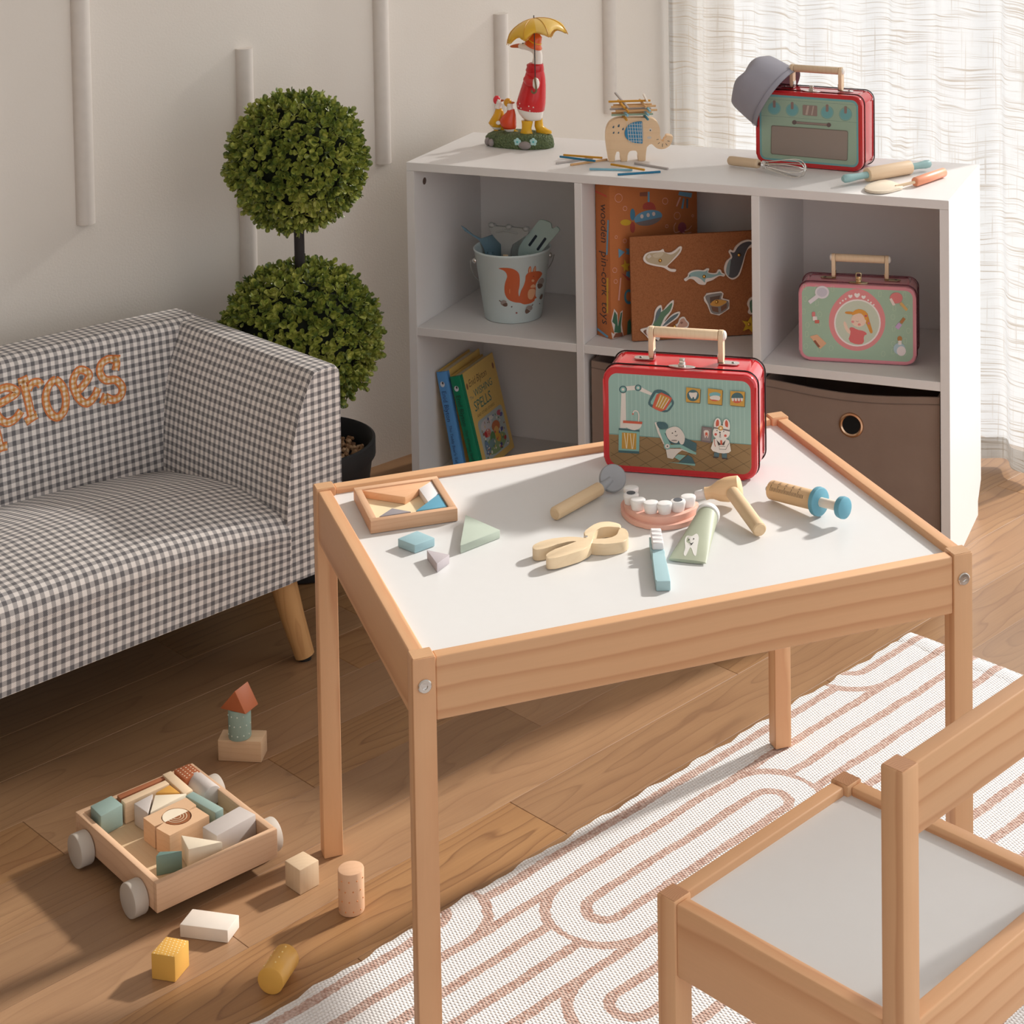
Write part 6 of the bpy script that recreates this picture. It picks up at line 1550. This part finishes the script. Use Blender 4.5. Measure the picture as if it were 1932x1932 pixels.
# denture
GUM = paint(238, 186, 168, .5, .35, 0, .02)
gc = d_(770, 330); gum = thing('toy_denture', 'pink wooden gum model with white peg teeth', 'toy denture', T(gc.x, gc.y, ZT_))
def ong(pts, h): return [(v.x, v.y) for v in [at(*zd(*p), ZT_ + h) - gc for p in pts]]
obj('gum_base', prism(ong(catmull([(550, 262), (552, 310), (590, 352), (660, 384), (760, 398), (860, 392), (950, 366), (1010, 325), (1022, 298), (985, 285), (900, 285), (800, 275), (700, 262), (640, 240), (590, 232)], 3, True), .0055), 0, .0055, .0010, 2), GUM, gum)
obj('gum_arch', prism(ong(catmull([(566, 235), (572, 280), (615, 318), (690, 342), (770, 350), (850, 344), (920, 326), (975, 296), (990, 268), (975, 258), (940, 262), (880, 278), (800, 282), (720, 274), (660, 256), (648, 226), (620, 210), (580, 212)], 3, True), .0130), .0054, .0130, .0012, 2), GUM, gum)
TOOTH = paint(240, 238, 236, .4, .45)
for x, y, dark in ((606, 236, 0), (606, 272, 1), (645, 304, 0), (720, 322, 0), (797, 326, 0), (873, 312, 1), (931, 286, 0)):
    v = at(*zd(x, y), ZT_ + .0130) - gc
    t_ = obj('tooth', lathe([(0, -.0006), (.0058, -.0006), (.0066, .0010), (.0080, .0085), (.0082, .0105), (.0074, .0122), (.0055, .0127), (0, .0124)], 24, None, 1.12, .92), TOOTH, gum, T(v.x, v.y, .0130) @ R(.25, 'Z'))
    if dark: obj('cavity', cyl(.0052, .0126, .0131, 0, 20), paint(92, 94, 100, .6), t_)
# drill
dh0, dh1 = d_(1340, 424, .0085), d_(1185, 212, .020); dL = (dh1 - dh0).length
dm = along(dh0, dh1); dr = thing('toy_drill', 'pale wooden toy dental drill with white tip', 'toy drill', dm)
obj('handle', lathe([(0, 0), (.0070, 0), (.0082, .0014), (.0084, dL * .5), (.0080, dL), (0, dL)], 28), TOYW('z'), dr)
ha, hb_ = d_(1232, 178, .022), d_(1030, 215, .0125); hL = (hb_ - ha).length
hm_ = dm.inverted() @ along(ha, hb_)
obj('head', lathe([(0, 0), (.0105, 0), (.0135, .002), (.0142, .012), (.0140, hL * .42), (.0118, hL * .62), (.0078, hL * .80), (.0070, hL * .90), (.0074, hL), (0, hL)], 32), wood('z', (236, 200, 156), (214, 170, 122), 120., .2), dr, hm_)
obj('drill_tip', cyl(.0056, hL - .001, hL + .0125, .0008, 20, .0052), paint(240, 238, 236, .45), dr, hm_)
# syringe
sa, sb = d_(1378, 186, .0114), d_(1805, 293, .0198); sL = (sb - sa).length
sm_ = along(sa, sb); sy = thing('toy_syringe', 'wooden toy syringe with blue flange and plunger', 'syringe', sm_)
f0, f1 = sL * .07, sL * .665
obj('nozzle', lathe([(0, 0), (.0030, .0006), (.0042, .003), (.0048, f0 + .001), (0, f0 + .001)], 20), paint(172, 170, 172, .5), sy)
barrel = obj('barrel', cyl(.0112, f0, f1, .0010, 36), wood('z', (232, 196, 152), (216, 174, 126), 120., .2), sy)
SYB = paint(104, 164, 184, .5)
obj('flange', lathe([(0, f1), (.0146, f1), (.0162, .0012 + f1), (.0166, .003 + f1), (.0162, .0066 + f1), (.0146, .0078 + f1), (0, .0078 + f1)], 36), SYB, sy)
obj('plunger_rod', cyl(.0055, f1 + .007, sL - .002, 0, 20), paint(240, 226, 210, .5), sy)
obj('plunger_knob', lathe([(0, sL - .004), (.0090, sL - .004), (.0118, sL - .002), (.0126, sL + .002), (.0122, sL + .005), (.0100, sL + .0064), (0, sL + .0064)], 32), SYB, sy)
# scale printed round the barrel: angle around axis facing up / camera
upv = (sm_.inverted().to_3x3() @ Vector((-.15, -.62, .78))).normalized(); ua = math.atan2(upv.y, upv.x)
def wrapb(x, y, z): return (( .0112 + z) * math.cos(ua + y / .0112), (.0112 + z) * math.sin(ua + y / .0112), x)
pr = []
span = f1 - f0
ticks = []
for k in range(25):
    L = .0075 if k % 5 == 0 else .0042
    x0 = f0 + .006 + k * (span - .018) / 24; 
    sgn = -1
    ticks += [[(x0, .0072), (x0 + .0006, .0072), (x0 + .0006, .0072 - L * .5), (x0, .0072 - L * .5)], [(x0, .0072 - L * .5), (x0 + .0006, .0072 - L * .5), (x0 + .0006, .0072 - L), (x0, .0072 - L)]]
pr.append(((52, 40, 36), ticks))
for k in range(5):
    x0 = f0 + .006 + (k * 5) * (span - .018) / 24
    pr.append(((52, 40, 36), [[(q[0], q[1]) for q in t_] for t_ in textshapes('%dcc' % (k + 1), .0044, x0 - .0012, -.0016, -PI / 2)]))
fp = flatprint('scale_print', pr, sy, None, .0002, .00002, wrapb)

# ================================================================ WAGON AND BLOCKS ON THE FLOOR
WA = Vector((-.5678, 2.0652, 0)); wy = math.radians(42.6)
WGM = frame(WA, wy, 0.)
WXL, WYL, WZ0, WZ1 = .159, .2035, .014, .0485
wag = thing('block_wagon', 'wooden toy wagon with four grey wheels, filled with blocks', 'toy wagon', WGM)
wt = .0075
WB = lambda ax: wood(ax, (222, 184, 150), (196, 150, 116), 150., .28)
for a, ax in (((0, WXL, 0, wt), 'x'), ((0, WXL, WYL - wt, WYL), 'x'), ((0, wt, wt, WYL - wt), 'y'), ((WXL - wt, WXL, wt, WYL - wt), 'y')):
    cx, cy = (a[0] + a[1]) / 2, (a[2] + a[3]) / 2
    obj('side_board', box(a[0] - cx, a[1] - cx, a[2] - cy, a[3] - cy, WZ0, WZ1, .0008, 2), WB(ax), wag, T(cx, cy, 0))
obj('wagon_floor', box(wt, WXL - wt, wt, WYL - wt, WZ0 + .008, .0278), wood('y', (228, 200, 162), (210, 176, 132), 120., .15), wag)
WHM = paint(196, 186, 174, .6, .3, 0, .04)
for sx_ in (0, 1):
    for yy in (.036, .170):
        r = .0200
        if sx_ == 0: M = T(-.0008, yy, r + .0002) @ R(-PI / 2, 'Y')
        else: M = T(WXL + .0008, yy, r + .0002) @ R(PI / 2, 'Y')
        obj('wheel', cyl(r, 0, .0175, .0018, 40), WHM, wag, M)
BZ = .0282
zw_ = zoom(100, 1400, 4.2)
def wblock(label, pts, top, mat, cat='toy block', bev=.0012, bottom=None):
    zb_ = BZ if bottom is None else bottom
    w = [at(*zw_(*p), top) for p in pts]; inv = WGM.inverted()
    q = []
    for v in w:
        l = inv @ v; l.x = max(wt + .0004, min(WXL - wt - .0004, l.x)); l.y = max(wt + .0004, min(WYL - wt - .0004, l.y)); q.append((l.x, l.y))
    cx, cy = sum(p[0] for p in q) / len(q), sum(p[1] for p in q) / len(q)
    o = obj('toy_block', prism([(x - cx, y - cy) for x, y in q], 0, top - zb_, bev, 2), mat, None, WGM @ T(cx, cy, zb_))
    return tag(o, label, cat, 'blocks in the wagon')
def dotted(c, d, sp, r, face='z'):
    """painted surface with rows of small dots on one pair of faces"""
    t = NT('dotted_paint'); t.set(.5, .35); x, y, z = t.sep(t.coord()); n = t.sep(t.node('ShaderNodeNewGeometry').outputs['Normal'])
    u_, v_ = ((x + y) * .7071 / sp), ((x - y) * .7071 / sp)
    if face == 'z': u_, v_ = x / sp, y / sp
    fx, fy = u_.frac() - .5, (v_ + (u_.floor() * .5)).frac() - .5
    m = (fx * fx + fy * fy) < (r / sp) ** 2
    t.color(t.mix(m * (n[2] > .8), S(*c), S(*d))); return t.m
TEALP, RUSTP, GREYP, CREAMP, YELP = paint(146, 168, 160, .55), paint(170, 104, 68, .55), paint(196, 187, 181, .55), paint(234, 220, 196, .55), paint(216, 160, 76, .5)
wblock('teal cube in the left corner of the wagon', [(295, 505), (455, 415), (552, 492), (378, 588)], .0550, TEALP)
wblock('long rust coloured block along the back of the wagon', [(497, 412), (872, 252), (905, 282), (532, 447)], .0525, RUSTP)
wblock('thin plain wood board standing in front of the rust block', [(537, 456), (890, 299), (925, 328), (572, 487)], .0545, pale('x'))
wblock('plain wood plank next to the dotted rust cube in the wagon', [(862, 252), (930, 222), (1110, 378), (1040, 413)], .0550, pale('x'))
wblock('rust cube with white dots in the wagon\'s back corner', [(947, 212), (1108, 152), (1186, 222), (1048, 300)], .0545, dotted((166, 94, 58), (232, 214, 190), .0054, .0010))
gcy0, gcy1 = at(*zw_(1120, 318), BZ + .0135), at(*zw_(1265, 432), BZ + .0135)
mg = along(gcy0, gcy1); o = obj('toy_block', cyl(.0130, 0, (gcy1 - gcy0).length, .0012, 36), GREYP, None, mg); tag(o, 'grey cylinder block lying along the wagon\'s right side', 'toy block', 'blocks in the wagon')
wblock('grey triangular block beside the cream one in the wagon', [(640, 486), (792, 407), (752, 562)], .0550, GREYP)
wblock('small orange triangular block in the middle of the wagon', [(812, 402), (925, 336), (1010, 401)], .0545, YELP)
wblock('large cream triangular block in the middle of the wagon', [(808, 418), (1062, 406), (768, 560)], .0550, CREAMP)
wblock('teal plank block right of the ringed block in the wagon', [(1048, 425), (1110, 388), (1352, 522), (1286, 560)], .0545, TEALP)
# two arch blocks facing each other with half discs between
e1_ = Vector((332, -160)).normalized(); e2_ = Vector((210, 145)).normalized(); cc = Vector((978, 590))
def arc(s, k, n=12): return [tuple(cc + e1_ * (108 * k) * math.cos(PI * i / n) + e2_ * s * (88 * k) * math.sin(PI * i / n)) for i in range(n + 1)]
pA = [(716, 600), (1055, 440), (1134, 498)] + arc(-1, 1.) + [(806, 668)]
pB = [(818, 682), (870, 648)] + [p for p in reversed(arc(1, 1.))] + [(1138, 518), (1238, 582), (925, 742)]
pB = [(818, 682)] + list(reversed(arc(1, 1.))) + [(1138, 518), (1238, 582), (925, 742)]
ARW = wood('x', (226, 186, 148), (204, 158, 118), 140., .25)
wblock('rear half of the wooden arch block pair in the wagon', pA, .0560, ARW, bev=0.)
wblock('front half of the wooden arch block pair in the wagon', pB, .0560, ARW, bev=0.)
wblock('cream half disc set into the rear arch block', arc(-1, .93), .0560, CREAMP, bev=0.)
hd_ = wblock('brown half disc with cream rings in the front arch block', arc(1, .93), .0556, paint(148, 92, 56, .5), bev=0.)
bpy.context.view_layer.update()
rgs = []
for k in (.28, .48, .68):
    rgs += stroke2([tuple((hd_.matrix_world.inverted() @ at(*zw_(*p), .0556)).xy) for p in arc(1, k)], .0008)
flatprint('ring_print', [((234, 214, 184), rgs)], hd_, T(0, 0, .0556 - BZ))
wblock('long grey block at the wagon\'s right front', [(1182, 672), (1478, 506), (1608, 572), (1296, 742)], .0550, GREYP)
wblock('cream triangular block by the wagon\'s front wall', [(1014, 736), (1345, 788), (1072, 850)], .0545, CREAMP)
wblock('dark teal triangular block in the wagon\'s front corner', [(816, 905), (1022, 862), (845, 868)], .0520, paint(110, 138, 130, .55), bev=.0004)

# ---- loose blocks
def fblock(label, pts, h, mat, z0=0., bev=.0011, group='loose blocks on the floor'):
    w = [at(u, v, z0 + h) for u, v in pts]; c = sum(w, Vector()) / len(w)
    o = obj('toy_block', prism([(p.x - c.x, p.y - c.y) for p in w], 0, h, bev, 2), mat, None, T(c.x, c.y, z0 + .0002))
    return tag(o, label, 'toy block', group)
zf_ = zoom(100, 1260, 2.874); q_ = lambda pts: [zf_(*p) for p in pts]
fblock('plain wood block at the bottom of the little tower', q_([(893, 392), (1128, 402), (1160, 338), (922, 333)]), .0285, beech('x'))
tc_ = at(*zf_(1014, 372), .0287)
o = obj('toy_block', cyl(.0150, 0, .0405, .0012, 36), None or paint(150, 172, 160, .55), None, T(tc_.x, tc_.y, .0289)); tag(o, 'dotted teal cylinder standing in the middle of the tower', 'toy block', 'loose blocks on the floor')
for k in range(14):
    a = -PI / 2 + (k % 5 - 2) * .55 + (.27 if (k // 5) % 2 else 0); zz_ = .007 + (k // 5) * .013
    obj('dot', ball(.0011, (.0150 * math.cos(a), .0150 * math.sin(a), zz_), (1, 1, 1), 8), paint(206, 214, 200, .6), o)
rz = .0289 + .0405 + .0004
ra, rb, rcx = at(*zf_(912, 219), rz), at(*zf_(1080, 218), rz), None
rd = (rb - ra); rd.z = 0; rw = rd.length; rd.normalize(); rn = Vector((-rd.y, rd.x, 0)); dep = .029
o = obj('toy_block', prism([(-rw / 2, 0), (rw / 2, 0), (.004, .0285)], -dep / 2, dep / 2, .0010, 2, planes='xz'), paint(176, 98, 60, .55), None, T(tc_.x, tc_.y, rz) @ R(math.radians(-24), 'Z')); tag(o, 'rust coloured triangular roof block on top of the tower', 'toy block', 'loose blocks on the floor')
fblock('plain wood cube near the table\'s back leg', [zf_(*p) for p in [(1256, 1045), (1338, 1100), (1442, 1043), (1357, 993)]], .0300, pale('z'))
cc_ = at(*zf_(1613, 1325), 0.); 
cb0 = at(662, 1723, 0)
o = obj('toy_block', cyl(.0150, 0, .0500, .0014, 40), wood('z', (234, 190, 154), (214, 166, 126), 120., .2), None, T(cb0.x, cb0.y + .006, .0002)); tag(o, 'peach cylinder block with small orange dots standing on floor', 'toy block', 'loose blocks on the floor')
for k in range(16):
    a = -PI / 2 + (k % 4 - 1.5) * .62 + (.31 if (k // 4) % 2 else 0); zz_ = .006 + (k // 4) * .0118
    obj('dot', ball(.0009, (.0150 * math.cos(a), .0150 * math.sin(a), zz_), (1, 1, 1), 8), paint(222, 146, 92, .6), o)
fblock('flat cream white block lying in front of the wagon', q_([(686, 1392), (947, 1425), (1010, 1340), (756, 1306)]), .0150, paint(232, 222, 210, .55))
fblock('yellow cube with white dots on its top', q_([(531, 1548), (660, 1568), (737, 1478), (614, 1456)]), .0290, dotted((224, 172, 84), (244, 226, 180), .0042, .00075))
y0_, y1_ = at(*zf_(1178, 1700), .0152), at(*zf_(1266, 1566), .0152)
my = along(y0_, y1_); o = obj('toy_block', cyl(.0150, 0, (y1_ - y0_).length * 1.0, .0010, 40), paint(230, 176, 86, .3, .5), None, my); tag(o, 'yellow cylinder block lying on its side by the rug', 'toy block', 'loose blocks on the floor')
upl = (my.inverted().to_3x3() @ Vector((-.3, -.1, .95))).normalized(); au = math.atan2(upl.y, upl.x)
for k in range(8):
    a = au + (k % 2 - .5) * .8; zz_ = (y1_ - y0_).length * (.14 + .21 * (k // 2) + (.10 if k % 2 else 0))
    obj('dot', ball(.0010, (.0150 * math.cos(a), .0150 * math.sin(a), zz_), (1, 1, 1), 8), paint(244, 214, 150, .5), o)
